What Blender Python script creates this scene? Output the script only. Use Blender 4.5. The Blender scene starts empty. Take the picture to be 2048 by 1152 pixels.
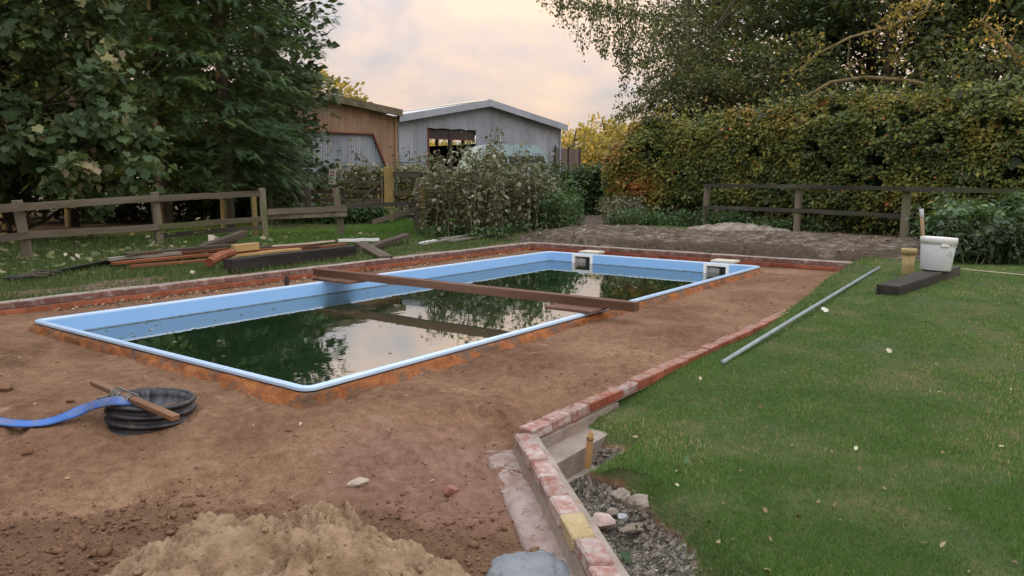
import bpy, bmesh, math, random
import numpy as np
from mathutils import Vector, Matrix, noise as mnoise
random.seed(7); RNG = np.random.default_rng(7)
SC = bpy.context.scene; COL = SC.collection
PI = math.pi
# ------------------------------------------------------------------ camera
FPX, CXP, CYP, CAMH = 1529.0, 1024.0, 576.0, 1.35
PITCH, ROLL = math.radians(8.1458), math.radians(0.2471)
cp, sp, cr, sr = math.cos(PITCH), math.sin(PITCH), math.cos(ROLL), math.sin(ROLL)
cam_data = bpy.data.cameras.new('camera'); cam = bpy.data.objects.new('camera', cam_data); COL.objects.link(cam)
cam_data.sensor_width = 36.0; cam_data.lens = FPX / 2048.0 * 36.0; cam_data.clip_start = 0.05; cam_data.clip_end = 3000
_r = Vector((cr, sr*sp, sr*cp)); _u = Vector((-sr, cr*sp, cr*cp)); _f = Vector((0, cp, -sp))
cam.matrix_world = Matrix(((_r.x, _u.x, -_f.x, 0), (_r.y, _u.y, -_f.y, 0), (_r.z, _u.z, -_f.z, CAMH), (0, 0, 0, 1)))
SC.camera = cam
# ------------------------------------------------------------------ light
SUN_EL, SUN_AZ = math.radians(10.5), math.atan2(-0.93, -0.28)      # direction to the sun: left, a little behind the camera
SUN_DIR = Vector((-0.93, -0.28, 0)).normalized() * math.cos(SUN_EL) + Vector((0, 0, math.sin(SUN_EL)))
SC.view_settings.view_transform = 'Standard'; SC.view_settings.look = 'None'
SC.view_settings.exposure = 0.50; SC.view_settings.gamma = 1.0; SC.view_settings.use_curve_mapping = False
world = bpy.data.worlds.new('World'); SC.world = world; world.use_nodes = True

class NT:
    def __init__(s, tree): s.t = tree; s.n = tree.nodes; s.l = tree.links
    def add(s, typ, **kw):
        nd = s.n.new(typ)
        for k, v in kw.items():
            if k in nd.inputs: nd.inputs[k].default_value = v
            else: setattr(nd, k, v)
        return nd
    def link(s, a, b): s.l.new(a, b)
    def ramp(s, fac, stops, interp='LINEAR'):
        r = s.n.new('ShaderNodeValToRGB'); e = r.color_ramp.elements; r.color_ramp.interpolation = interp
        e[0].position, e[0].color = stops[0][0], (*stops[0][1], 1)
        e[1].position, e[1].color = stops[-1][0], (*stops[-1][1], 1)
        for p, c in stops[1:-1]:
            q = e.new(p); q.color = (*c, 1)
        if fac is not None: s.link(fac, r.inputs[0])
        return r.outputs[0]
    def mix(s, fac, a, b, blend='MIX'):
        m = s.n.new('ShaderNodeMix'); m.data_type = 'RGBA'; m.blend_type = blend
        for sock, v in ((m.inputs[0], fac), (m.inputs[6], a), (m.inputs[7], b)):
            if hasattr(v, 'is_output'): s.link(v, sock)
            elif isinstance(v, (int, float)): sock.default_value = v
            else: sock.default_value = (*v, 1)
        return m.outputs[2]
    def math(s, op, a, b=0.0, clamp=False):
        m = s.n.new('ShaderNodeMath'); m.operation = op; m.use_clamp = clamp
        for sock, v in ((m.inputs[0], a), (m.inputs[1], b)):
            if hasattr(v, 'is_output'): s.link(v, sock)
            else: sock.default_value = v
        return m.outputs[0]
    def noise(s, vec, scale, detail=4.0, rough=0.55, dist=0.0, out=0):
        nz = s.n.new('ShaderNodeTexNoise'); nz.inputs['Scale'].default_value = scale; nz.inputs['Detail'].default_value = detail
        nz.inputs['Roughness'].default_value = rough; nz.inputs['Distortion'].default_value = dist
        if vec is not None: s.link(vec, nz.inputs['Vector'])
        return nz.outputs[out]
    def smooth(s, x, a, b):
        m = s.n.new('ShaderNodeMapRange'); m.interpolation_type = 'SMOOTHSTEP'
        m.inputs[1].default_value, m.inputs[2].default_value = a, b
        s.link(x, m.inputs[0]); return m.outputs[0]

W = NT(world.node_tree); W.n.clear()
w_out = W.add('ShaderNodeOutputWorld'); w_tc = W.add('ShaderNodeTexCoord')
w_sky = W.add('ShaderNodeTexSky', sky_type='NISHITA', sun_disc=False, sun_elevation=SUN_EL, sun_rotation=SUN_AZ, dust_density=2.0)
w_bg1 = W.add('ShaderNodeBackground', Strength=0.12); W.link(w_sky.outputs[0], w_bg1.inputs[0])
w_xyz = W.add('ShaderNodeSeparateXYZ'); W.link(w_tc.outputs['Generated'], w_xyz.inputs[0])
w_map = W.add('ShaderNodeMapping'); w_map.inputs['Scale'].default_value = (1, 1, 1.9); W.link(w_tc.outputs['Generated'], w_map.inputs[0])
w_n1 = W.noise(w_map.outputs[0], 3.4, 7, 0.56, 0.25)
w_n2 = W.noise(w_map.outputs[0], 9.0, 5, 0.6, 0.4)
w_nn = W.math('ADD', W.math('MULTIPLY', w_n1, 0.75), W.math('MULTIPLY', w_n2, 0.25))
w_low = W.ramp(w_nn, [(0.38, (0.60, 0.56, 0.58)), (0.475, (0.75, 0.61, 0.54)), (0.57, (0.90, 0.69, 0.53))])
w_high = W.ramp(w_nn, [(0.36, (0.62, 0.68, 0.80)), (0.50, (0.80, 0.82, 0.88)), (0.62, (0.95, 0.92, 0.90))])
w_cloud = W.mix(W.smooth(w_xyz.outputs[2], 0.20, 0.55), w_low, w_high)
w_bg2 = W.add('ShaderNodeBackground'); W.link(w_cloud, w_bg2.inputs[0])
W.link(W.math('MULTIPLY', W.math('ADD', W.math('MULTIPLY', W.math('MAXIMUM', w_xyz.outputs[2], 0.0), 2.0), 1.0), 0.66), w_bg2.inputs[1])   # overcast: three times brighter overhead than at the horizon
w_cov = W.ramp(w_n1, [(0.30, (0.62, 0.62, 0.62)), (0.46, (1, 1, 1))])
w_mx = W.add('ShaderNodeMixShader'); W.link(w_cov, w_mx.inputs[0]); W.link(w_bg1.outputs[0], w_mx.inputs[1]); W.link(w_bg2.outputs[0], w_mx.inputs[2])
W.link(w_mx.outputs[0], w_out.inputs[0])
sun_data = bpy.data.lights.new('sun', 'SUN'); sun_data.energy = 3.2; sun_data.angle = math.radians(0.6); sun_data.color = (1.0, 0.70, 0.38)
sun = bpy.data.objects.new('sun', sun_data); COL.objects.link(sun); sun.rotation_euler = SUN_DIR.to_track_quat('Z', 'Y').to_euler(); sun.location = (-20, -6, 12)
SC.render.engine = 'CYCLES'; SC.cycles.use_denoising = True; SC.cycles.max_bounces = 6; SC.cycles.diffuse_bounces = 3
SC.cycles.transparent_max_bounces = 4; SC.cycles.glossy_bounces = 3; SC.cycles.transmission_bounces = 3

# ------------------------------------------------------------------ picture <-> place helpers (camera as surveyed)
def ray(x, y):
    u = (x-CXP)/FPX; v = (CYP-y)/FPX
    u2 = cr*u - sr*v; v2 = sr*u + cr*v
    return np.array([u2, cp+v2*sp, -sp+v2*cp])
def G(x, y, z=0.0):                       # point seen at pixel x, y lying at height z
    d = ray(x, y); t = (z-CAMH)/d[2]; p = d*t; p[2] += CAMH; return p
def AT(x, y, Y):                          # point seen at pixel x, y at distance Y
    d = ray(x, y); p = d*(Y/d[1]); p[2] += CAMH; return p
PB = np.array([-1.3204, 4.7674, 0.0]); EU = np.array([0.5888, 0.8083, 0.0]); EV = np.array([-0.8083, 0.5888, 0.0])
PLEN, PWID = 8.955, 4.042
def UV(u, v, z=0.0): return PB + EU*u + EV*v + np.array([0, 0, z])
def to_uv(p): q = np.asarray(p)-PB; return float(q@EU), float(q@EV)
def on_u(x, y, u0):                       # pixel ray meets the upright plane u = u0 of the pool frame
    d = ray(x, y); c = np.array([0, 0, CAMH]); t = (u0-(c-PB)@EU)/(d@EU); return c+d*t
ROTZ = math.atan2(EU[1], EU[0])

# ------------------------------------------------------------------ mesh helpers
def sstep(a, b, x):
    t = np.clip((np.asarray(x, float)-a)/(b-a), 0, 1); return t*t*(3-2*t)
def _hash(ix, iy, seed):
    n = (ix.astype(np.int64)*374761393 + iy.astype(np.int64)*668265263 + seed*1442695041) & 0xFFFFFFFF
    n = ((n ^ (n >> 13))*1274126177) & 0xFFFFFFFF
    return ((n ^ (n >> 16)) & 0xFFFF)/65535.0
def vnoise(x, y, seed=0):
    x = np.asarray(x, float); y = np.asarray(y, float); ix = np.floor(x); iy = np.floor(y); fx = x-ix; fy = y-iy
    fx = fx*fx*(3-2*fx); fy = fy*fy*(3-2*fy)
    a = _hash(ix, iy, seed); b = _hash(ix+1, iy, seed); c = _hash(ix, iy+1, seed); d = _hash(ix+1, iy+1, seed)
    return (a*(1-fx)+b*fx)*(1-fy)+(c*(1-fx)+d*fx)*fy
def fbm(x, y, seed=0, o=4, g=0.5):
    s = 0; a = 1; t = 0
    for i in range(o): s = s + a*vnoise(x*2**i, y*2**i, seed+i*17); t += a; a *= g
    return s/t
def empty(name, loc=(0, 0, 0), rz=0.0):
    o = bpy.data.objects.new(name, None); COL.objects.link(o); o.location = tuple(loc); o.rotation_euler = (0, 0, rz); o.empty_display_size = 0.1; return o
def tag(o, label=None, cat=None, group=None, kind=None):
    if label: o['label'] = label
    if cat: o['category'] = cat
    if group: o['group'] = group
    if kind: o['kind'] = kind
    return o
def mesh_np(name, V, F, attrs=None, smooth=False):
    me = bpy.data.meshes.new(name); V = np.asarray(V, np.float32); F = np.asarray(F, np.int32); k = F.shape[1]
    me.vertices.add(len(V)); me.vertices.foreach_set('co', V.ravel())
    me.loops.add(F.size); me.loops.foreach_set('vertex_index', F.ravel())
    me.polygons.add(len(F)); me.polygons.foreach_set('loop_start', np.arange(0, F.size, k, dtype=np.int32))
    try: me.polygons.foreach_set('loop_total', np.full(len(F), k, np.int32))
    except Exception: pass
    if smooth: me.polygons.foreach_set('use_smooth', np.ones(len(F), bool))
    if attrs:
        for an, av in attrs.items():
            av = np.asarray(av, np.float32)
            if av.ndim == 1: me.attributes.new(an, 'FLOAT', 'POINT').data.foreach_set('value', av)
            else: me.attributes.new(an, 'FLOAT_COLOR', 'POINT').data.foreach_set('color', av.ravel())
    me.update(calc_edges=True); return me
def link(name, me, mat=None, parent=None):
    o = bpy.data.objects.new(name, me); COL.objects.link(o)
    if mat is not None and not me.materials: me.materials.append(mat)
    if parent is not None: o.parent = parent
    return o
class MB:
    """collects shapes, builds ONE mesh object"""
    def __init__(s): s.bm = bmesh.new()
    def faces(s, V, F):
        vs = [s.bm.verts.new(tuple(v)) for v in V]
        for f in F:
            try: s.bm.faces.new([vs[i] for i in f])
            except ValueError: pass
        return vs
    def box(s, c, size, M=None, jit=0.0):
        c = Vector(tuple(c)); h = [q/2 for q in size]; V = []
        for x, y, z in ((-1,-1,-1),(1,-1,-1),(1,1,-1),(-1,1,-1),(-1,-1,1),(1,-1,1),(1,1,1),(-1,1,1)):
            p = Vector((x*h[0]+random.uniform(-jit, jit), y*h[1]+random.uniform(-jit, jit), z*h[2]+random.uniform(-jit, jit)))
            if M: p = M @ p
            V.append(p+c)
        s.faces(V, [(0,3,2,1),(4,5,6,7),(0,1,5,4),(1,2,6,5),(2,3,7,6),(3,0,4,7)]); return s
    def bar(s, p, q, w, h, up=(0, 0, 1), seg=1, wob=0.0):
        p = Vector(tuple(p)); q = Vector(tuple(q)); d = (q-p).normalized(); up = Vector(up)
        side = d.cross(up)
        if side.length < 1e-4: side = Vector((1, 0, 0))
        side.normalize(); up = side.cross(d).normalized(); rings = []
        for i in range(seg+1):
            t = i/seg; c = p.lerp(q, t)
            if wob and 0 < i < seg: c = c+side*random.uniform(-wob, wob)+up*random.uniform(-wob, wob)
            rings.append([s.bm.verts.new(c+side*a*w/2+up*b*h/2) for a, b in ((-1,-1),(1,-1),(1,1),(-1,1))])
        for r0, r1 in zip(rings, rings[1:]):
            for i in range(4): s.bm.faces.new((r0[i], r0[(i+1)%4], r1[(i+1)%4], r1[i]))
        s.bm.faces.new(rings[0][::-1]); s.bm.faces.new(rings[-1]); return s
    def tube(s, pts, radii, n=6, caps=True):
        pts = [Vector(tuple(p)) for p in pts]; rings = []; ref = Vector((0.31, 0.9, 0.2))
        if not hasattr(radii, '__len__'): radii = [radii]*len(pts)
        for i, p in enumerate(pts):
            d = (pts[min(i+1, len(pts)-1)]-pts[max(i-1, 0)]).normalized()
            a = d.cross(ref if abs(d.dot(ref.normalized())) < 0.95 else Vector((1, 0, 0))).normalized(); b = d.cross(a)
            rings.append([s.bm.verts.new(p+(a*math.cos(2*PI*k/n)+b*math.sin(2*PI*k/n))*radii[i]) for k in range(n)])
        for r0, r1 in zip(rings, rings[1:]):
            for i in range(n): s.bm.faces.new((r0[i], r0[(i+1)%n], r1[(i+1)%n], r1[i]))
        if caps: s.bm.faces.new(rings[0][::-1]); s.bm.faces.new(rings[-1])
        return s
    def lathe(s, prof, n=32, c=(0, 0, 0), sq=0.0):
        c = Vector(c); rings = []
        for r, z in prof:
            rings.append([s.bm.verts.new(c+Vector((r*math.cos(2*PI*k/n), r*math.sin(2*PI*k/n), z))) for k in range(n)])
        for r0, r1 in zip(rings, rings[1:]):
            for i in range(n): s.bm.faces.new((r0[i], r0[(i+1)%n], r1[(i+1)%n], r1[i]))
        return s
    def bevel(s, w, seg=1):
        bmesh.ops.bevel(s.bm, geom=list(s.bm.edges), offset=w, segments=seg, affect='EDGES', profile=0.5); return s
    def mesh(s, name, smooth=False):
        bmesh.ops.recalc_face_normals(s.bm, faces=s.bm.faces)
        me = bpy.data.meshes.new(name); s.bm.to_mesh(me); s.bm.free()
        if smooth:
            for p in me.polygons: p.use_smooth = True
        return me
    def build(s, name, mat, parent=None, smooth=False): return link(name, s.mesh(name, smooth), mat, parent)
def xf(p, q=None): return tuple(float(v) for v in p)

# ------------------------------------------------------------------ materials
MATS = {}
def mat_base(name):
    m = bpy.data.materials.new(name); m.use_nodes = True; n = NT(m.node_tree); n.n.clear()
    out = n.add('ShaderNodeOutputMaterial'); b = n.add('ShaderNodeBsdfPrincipled'); n.link(b.outputs[0], out.inputs[0]); MATS[name] = m
    return m, n, b, out
def coords(n, kind='Object', scale=(1, 1, 1), rand=True):
    tc = n.add('ShaderNodeTexCoord'); mp = n.add('ShaderNodeMapping'); mp.inputs['Scale'].default_value = scale; n.link(tc.outputs[kind], mp.inputs[0])
    if rand:
        oi = n.add('ShaderNodeObjectInfo'); ad = n.add('ShaderNodeVectorMath', operation='MULTIPLY_ADD'); n.link(mp.outputs[0], ad.inputs[0]); ad.inputs[1].default_value = (1, 1, 1)
        cm = n.add('ShaderNodeCombineXYZ')
        for i, k in enumerate((37.0, 53.0, 71.0)): n.link(n.math('MULTIPLY', oi.outputs['Random'], k), cm.inputs[i])
        n.link(cm.outputs[0], ad.inputs[2]); return ad.outputs[0], oi.outputs['Random']
    return mp.outputs[0], None
def bump(n, b, h, strength=0.3, dist=0.01):
    bp = n.add('ShaderNodeBump', Strength=strength, Distance=dist); n.link(h, bp.inputs['Height']); n.link(bp.outputs[0], b.inputs['Normal'])
def rough_mat(name, stops, scale=6, rough=0.85, bs=0.4, bd=0.01, fine=60, stretch=(1, 1, 1), rnd=0.0, detail=6, spec=0.3, spots=None, metal=0.0, dust=None):
    """stops: ramp of (pos, colour) over noise; rnd: per object brightness spread; spots: (colour, scale, lo, hi) patches"""
    m, n, b, out = mat_base(name); v, r = coords(n, 'Object', stretch)
    nz = n.noise(v, scale, detail, 0.6, 0.3); c = n.ramp(nz, stops)
    if spots:
        sc, ss, lo, hi = spots; c = n.mix(n.smooth(n.noise(v, ss, 5, 0.65, 0.2), lo, hi), c, sc)
    if rnd:
        f = n.math('ADD', n.math('MULTIPLY', r, 2*rnd), 1-rnd); cm = n.add('ShaderNodeCombineColor'); 
        for i in range(3): n.link(f, cm.inputs[i])
        c = n.mix(1.0, c, cm.outputs[0], 'MULTIPLY')
    if dust:
        ge = n.add('ShaderNodeNewGeometry'); sx = n.add('ShaderNodeSeparateXYZ'); n.link(ge.outputs['Normal'], sx.inputs[0])
        c = n.mix(n.math('MULTIPLY', n.smooth(sx.outputs[2], 0.5, 0.9), n.smooth(n.noise(v, 16, 6, 0.7), 0.30, 0.62)), c, dust)
    n.link(c, b.inputs['Base Color']); b.inputs['Roughness'].default_value = rough; b.inputs['Specular IOR Level'].default_value = spec; b.inputs['Metallic'].default_value = metal
    h = n.math('ADD', n.noise(v, fine, 4, 0.6), n.math('MULTIPLY', nz, 1.5)); bump(n, b, h, bs, bd); return m
def leaf_mat(name, stops, trans=0.35, rough=0.55, tint=1.35, spec=0.35):
    stops = [(p, tuple(min(0.6, q*tint) for q in c)) for p, c in stops]
    m, n, b, out = mat_base(name); a = n.add('ShaderNodeAttribute', attribute_name='rnd'); c = n.ramp(a.outputs['Fac'], stops)
    n.link(c, b.inputs['Base Color']); b.inputs['Roughness'].default_value = rough; b.inputs['Specular IOR Level'].default_value = spec
    t = n.add('ShaderNodeBsdfTranslucent'); n.link(n.mix(0.35, c, (0.25, 0.30, 0.04), 'MIX'), t.inputs[0])
    mx = n.add('ShaderNodeMixShader', Fac=trans); n.link(b.outputs[0], mx.inputs[1]); n.link(t.outputs[0], mx.inputs[2]); n.link(mx.outputs[0], out.inputs[0]); return m
def plain(name, col, rough=0.5, spec=0.5, metal=0.0, var=0.12, scale=8, bs=0.0):
    lo = tuple(x*(1-var) for x in col); hi = tuple(min(1, x*(1+var)) for x in col)
    return rough_mat(name, [(0.3, lo), (0.7, hi)], scale, rough, bs if bs else 0.02, 0.002, 80, spec=spec, metal=metal)
# wood, brick, metal ...
rough_mat('brick_red', [(0.30, (0.22, 0.055, 0.032)), (0.55, (0.30, 0.085, 0.045)), (0.75, (0.36, 0.13, 0.075))], 9, 0.9, 0.5, 0.006, 90, rnd=0.22, spots=((0.36, 0.29, 0.24), 14, 0.62, 0.80), dust=(0.30, 0.205, 0.165))
rough_mat('brick_orange', [(0.30, (0.27, 0.080, 0.040)), (0.55, (0.36, 0.115, 0.058)), (0.75, (0.42, 0.17, 0.095))], 7, 0.9, 0.4, 0.006, 90, rnd=0.15, spots=((0.34, 0.22, 0.16), 10, 0.58, 0.80))
rough_mat('brick_weathered', [(0.30, (0.15, 0.075, 0.062)), (0.55, (0.22, 0.115, 0.095)), (0.75, (0.30, 0.19, 0.165))], 9, 0.95, 0.6, 0.008, 80, rnd=0.22, spots=((0.33, 0.30, 0.26), 11, 0.50, 0.72))
rough_mat('brick_smeared', [(0.30, (0.27, 0.10, 0.075)), (0.50, (0.34, 0.20, 0.165)), (0.68, (0.47, 0.38, 0.34))], 10, 0.95, 0.9, 0.012, 70, rnd=0.16, spots=((0.42, 0.37, 0.335), 22, 0.44, 0.70))
rough_mat('brick_buff', [(0.30, (0.38, 0.28, 0.13)), (0.70, (0.50, 0.40, 0.24))], 10, 0.95, 0.9, 0.012, 70, rnd=0.1, spots=((0.22, 0.17, 0.12), 16, 0.60, 0.72))
rough_mat('mortar', [(0.30, (0.23, 0.135, 0.10)), (0.70, (0.32, 0.21, 0.165))], 14, 0.95, 0.6, 0.006, 120)
rough_mat('old_cap', [(0.30, (0.24, 0.20, 0.17)), (0.60, (0.36, 0.31, 0.27)), (0.8, (0.46, 0.42, 0.37))], 7, 0.95, 0.8, 0.01, 90, spots=((0.14, 0.15, 0.07), 5, 0.58, 0.70))
rough_mat('render_mortar', [(0.28, (0.21, 0.165, 0.135)), (0.5, (0.29, 0.235, 0.19)), (0.72, (0.36, 0.30, 0.255))], 6, 0.85, 0.6, 0.012, 40, spots=((0.30, 0.15, 0.12), 4, 0.56, 0.72))
rough_mat('footing', [(0.28, (0.24, 0.16, 0.135)), (0.5, (0.34, 0.25, 0.22)), (0.72, (0.42, 0.34, 0.30))], 9, 0.9, 0.9, 0.014, 50, spots=((0.20, 0.13, 0.10), 12, 0.56, 0.66))
rough_mat('wet_mortar', [(0.30, (0.14, 0.15, 0.165)), (0.70, (0.22, 0.235, 0.25))], 7, 0.6, 0.5, 0.012, 35, spec=0.5)
rough_mat('fence_wood', [(0.28, (0.075, 0.062, 0.045)), (0.5, (0.15, 0.125, 0.09)), (0.75, (0.25, 0.215, 0.16))], 5, 0.9, 0.7, 0.006, 40, (1, 1, 0.14), rnd=0.15, spots=((0.10, 0.12, 0.045), 5, 0.55, 0.72))
rough_mat('rail_wood', [(0.28, (0.06, 0.048, 0.036)), (0.5, (0.125, 0.10, 0.072)), (0.75, (0.20, 0.165, 0.12))], 5, 0.9, 0.7, 0.006, 40, (0.12, 1, 1), rnd=0.15, spots=((0.10, 0.115, 0.04), 3.2, 0.50, 0.70))
rough_mat('rail_dark', [(0.28, (0.028, 0.025, 0.020)), (0.5, (0.06, 0.054, 0.043)), (0.75, (0.12, 0.11, 0.085))], 5, 0.9, 0.7, 0.006, 40, (0.12, 1, 1), rnd=0.15, spots=((0.07, 0.085, 0.03), 3.2, 0.52, 0.72))
rough_mat('new_post', [(0.28, (0.22, 0.16, 0.055)), (0.5, (0.30, 0.22, 0.085)), (0.75, (0.38, 0.29, 0.13))], 5, 0.85, 0.5, 0.005, 40, (1, 1, 0.14), rnd=0.1)
rough_mat('beam_wood', [(0.26, (0.085, 0.040, 0.025)), (0.5, (0.140, 0.070, 0.044)), (0.75, (0.21, 0.115, 0.075))], 6, 0.8, 0.5, 0.004, 40, (0.10, 1, 1), rnd=0.1, spots=((0.10, 0.05, 0.035), 5, 0.60, 0.74))
rough_mat('stained_plank', [(0.26, (0.10, 0.030, 0.014)), (0.5, (0.20, 0.068, 0.030)), (0.75, (0.30, 0.125, 0.062))], 6, 0.85, 0.6, 0.006, 40, (0.10, 1, 1), rnd=0.35, spots=((0.055, 0.035, 0.026), 4, 0.56, 0.72))
rough_mat('charred_wood', [(0.28, (0.018, 0.014, 0.013)), (0.5, (0.034, 0.028, 0.026)), (0.75, (0.075, 0.060, 0.052))], 6, 0.85, 0.7, 0.008, 40, (0.14, 1, 1), spots=((0.12, 0.045, 0.03), 3, 0.62, 0.74))
rough_mat('grey_plank', [(0.26, (0.16, 0.145, 0.115)), (0.5, (0.26, 0.24, 0.20)), (0.75, (0.38, 0.36, 0.31))], 6, 0.9, 0.6, 0.005, 40, (0.10, 1, 1), rnd=0.25)
rough_mat('brown_plank', [(0.26, (0.055, 0.038, 0.028)), (0.5, (0.10, 0.075, 0.055)), (0.75, (0.17, 0.13, 0.10))], 6, 0.9, 0.6, 0.006, 40, (0.10, 1, 1), rnd=0.2)
rough_mat('offcut', [(0.28, (0.40, 0.25, 0.10)), (0.7, (0.55, 0.38, 0.18))], 7, 0.8, 0.3, 0.003, 60, (0.15, 1, 1))
rough_mat('pale_end', [(0.28, (0.50, 0.43, 0.30)), (0.7, (0.66, 0.60, 0.47))], 9, 0.8, 0.3, 0.003, 60)
rough_mat('stake', [(0.28, (0.38, 0.20, 0.075)), (0.7, (0.52, 0.31, 0.14))], 9, 0.8, 0.4, 0.003, 60, (1, 1, 0.15))
rough_mat('stick_wood', [(0.26, (0.13, 0.065, 0.035)), (0.5, (0.22, 0.115, 0.065)), (0.75, (0.30, 0.18, 0.11))], 9, 0.8, 0.5, 0.003, 60, (0.10, 1, 1), spots=((0.17, 0.12, 0.09), 6, 0.5, 0.7))
rough_mat('bark', [(0.28, (0.030, 0.026, 0.020)), (0.5, (0.065, 0.055, 0.040)), (0.75, (0.12, 0.105, 0.075))], 5, 0.95, 0.9, 0.02, 30, (1, 1, 0.3), spots=((0.07, 0.085, 0.03), 3, 0.55, 0.7))
rough_mat('mossy_branch', [(0.28, (0.09, 0.07, 0.035)), (0.5, (0.17, 0.135, 0.06)), (0.75, (0.25, 0.21, 0.10))], 5, 0.95, 0.7, 0.01, 30)
rough_mat('stem_dry', [(0.28, (0.10, 0.085, 0.06)), (0.7, (0.22, 0.19, 0.14))], 5, 0.95, 0.4, 0.01, 30)
rough_mat('stem_green', [(0.28, (0.06, 0.085, 0.03)), (0.7, (0.12, 0.15, 0.06))], 5, 0.9, 0.3, 0.01, 30)
rough_mat('rock_grey', [(0.28, (0.17, 0.135, 0.105)), (0.5, (0.27, 0.225, 0.18)), (0.75, (0.37, 0.32, 0.27))], 9, 0.95, 0.8, 0.01, 60, rnd=0.15)
rough_mat('rock_pink', [(0.28, (0.36, 0.24, 0.20)), (0.45, (0.48, 0.35, 0.31)), (0.62, (0.66, 0.60, 0.55))], 7, 0.9, 0.8, 0.008, 60)
rough_mat('rock_red', [(0.28, (0.27, 0.10, 0.075)), (0.7, (0.42, 0.21, 0.16))], 9, 0.95, 0.8, 0.008, 60)
rough_mat('rock_pale', [(0.28, (0.34, 0.27, 0.20)), (0.7, (0.50, 0.42, 0.33))], 9, 0.95, 0.8, 0.008, 60)
rough_mat('sand', [(0.28, (0.18, 0.112, 0.064)), (0.5, (0.29, 0.195, 0.120)), (0.72, (0.365, 0.26, 0.165))], 9, 0.95, 1.0, 0.012, 55, detail=9, spec=0.15)
rough_mat('spoil', [(0.30, (0.12, 0.09, 0.068)), (0.48, (0.24, 0.195, 0.155)), (0.66, (0.38, 0.33, 0.275))], 6, 0.95, 1.0, 0.02, 40, detail=8)
rough_mat('clod_soil', [(0.28, (0.135, 0.075, 0.044)), (0.7, (0.225, 0.128, 0.075))], 7, 0.95, 0.8, 0.008, 60, spec=0.15)
rough_mat('orange_foam', [(0.26, (0.20, 0.06, 0.022)), (0.48, (0.33, 0.115, 0.036)), (0.75, (0.46, 0.19, 0.065))], 11, 0.9, 1.0, 0.02, 55, spots=((0.17, 0.10, 0.064), 5, 0.44, 0.60))
rough_mat('liner_blue', [(0.3, (0.235, 0.455, 0.78)), (0.7, (0.26, 0.485, 0.81))], 1.2, 0.38, 0.03, 0.003, 20, spec=0.45, spots=((0.20, 0.33, 0.50), 3.0, 0.64, 0.85))
rough_mat('coping_blue', [(0.3, (0.44, 0.60, 0.80)), (0.7, (0.52, 0.66, 0.83))], 5, 0.22, 0.03, 0.002, 60, spec=0.6, spots=((0.30, 0.30, 0.30), 18, 0.66, 0.80))
rough_mat('scum', [(0.3, (0.10, 0.13, 0.12)), (0.7, (0.20, 0.30, 0.40))], 12, 0.7, 0.2, 0.003, 60)
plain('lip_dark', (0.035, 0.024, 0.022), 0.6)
plain('white_plastic', (0.78, 0.78, 0.76), 0.4, 0.5, var=0.05)
rough_mat('grubby_white', [(0.3, (0.74, 0.77, 0.82)), (0.7, (0.80, 0.83, 0.87))], 4, 0.4, 0.05, 0.003, 50, spec=0.45, spots=((0.38, 0.25, 0.17), 6.5, 0.57, 0.72))
rough_mat('cream_slab', [(0.3, (0.48, 0.44, 0.34)), (0.7, (0.62, 0.57, 0.46))], 6, 0.8, 0.3, 0.004, 60)
plain('dark_recess', (0.05, 0.05, 0.05), 0.7)
rough_mat('black_plastic', [(0.3, (0.012, 0.012, 0.015)), (0.7, (0.028, 0.028, 0.032))], 12, 0.45, 0.25, 0.004, 60, spec=0.5, spots=((0.15, 0.105, 0.075), 7, 0.50, 0.72))
rough_mat('ring_inside', [(0.3, (0.03, 0.032, 0.04)), (0.5, (0.12, 0.13, 0.155)), (0.7, (0.30, 0.32, 0.36))], 26, 0.6, 0.3, 0.004, 60, (1, 1, 0.2))
rough_mat('membrane', [(0.3, (0.015, 0.015, 0.018)), (0.7, (0.035, 0.035, 0.04))], 8, 0.5, 0.4, 0.01, 30, spec=0.5)
rough_mat('hose_blue', [(0.3, (0.035, 0.115, 0.38)), (0.7, (0.075, 0.185, 0.50))], 9, 0.55, 0.4, 0.006, 40, spots=((0.20, 0.17, 0.15), 6, 0.46, 0.66))
rough_mat('rope_grey', [(0.3, (0.16, 0.17, 0.15)), (0.7, (0.34, 0.36, 0.32))], 30, 0.9, 0.8, 0.004, 200)
rough_mat('pipe_grey', [(0.3, (0.20, 0.235, 0.245)), (0.6, (0.28, 0.315, 0.32)), (0.8, (0.40, 0.43, 0.43))], 8, 0.5, 0.15, 0.003, 60, spec=0.4, spots=((0.18, 0.19, 0.13), 6, 0.60, 0.78))
rough_mat('yellow_clay', [(0.3, (0.36, 0.26, 0.105)), (0.7, (0.52, 0.40, 0.19))], 8, 0.7, 0.3, 0.004, 60, spots=((0.20, 0.20, 0.08), 7, 0.58, 0.76))
rough_mat('sleeper', [(0.28, (0.026, 0.023, 0.018)), (0.5, (0.050, 0.045, 0.036)), (0.75, (0.105, 0.092, 0.070))], 5, 0.9, 0.8, 0.01, 35, (0.12, 1, 1), spots=((0.08, 0.085, 0.035), 3, 0.58, 0.74))
rough_mat('handle_wood', [(0.28, (0.24, 0.15, 0.085)), (0.7, (0.36, 0.25, 0.155))], 9, 0.7, 0.3, 0.003, 60, (1, 1, 0.15))
plain('steel_grey', (0.42, 0.44, 0.46), 0.5, 0.5)
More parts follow.
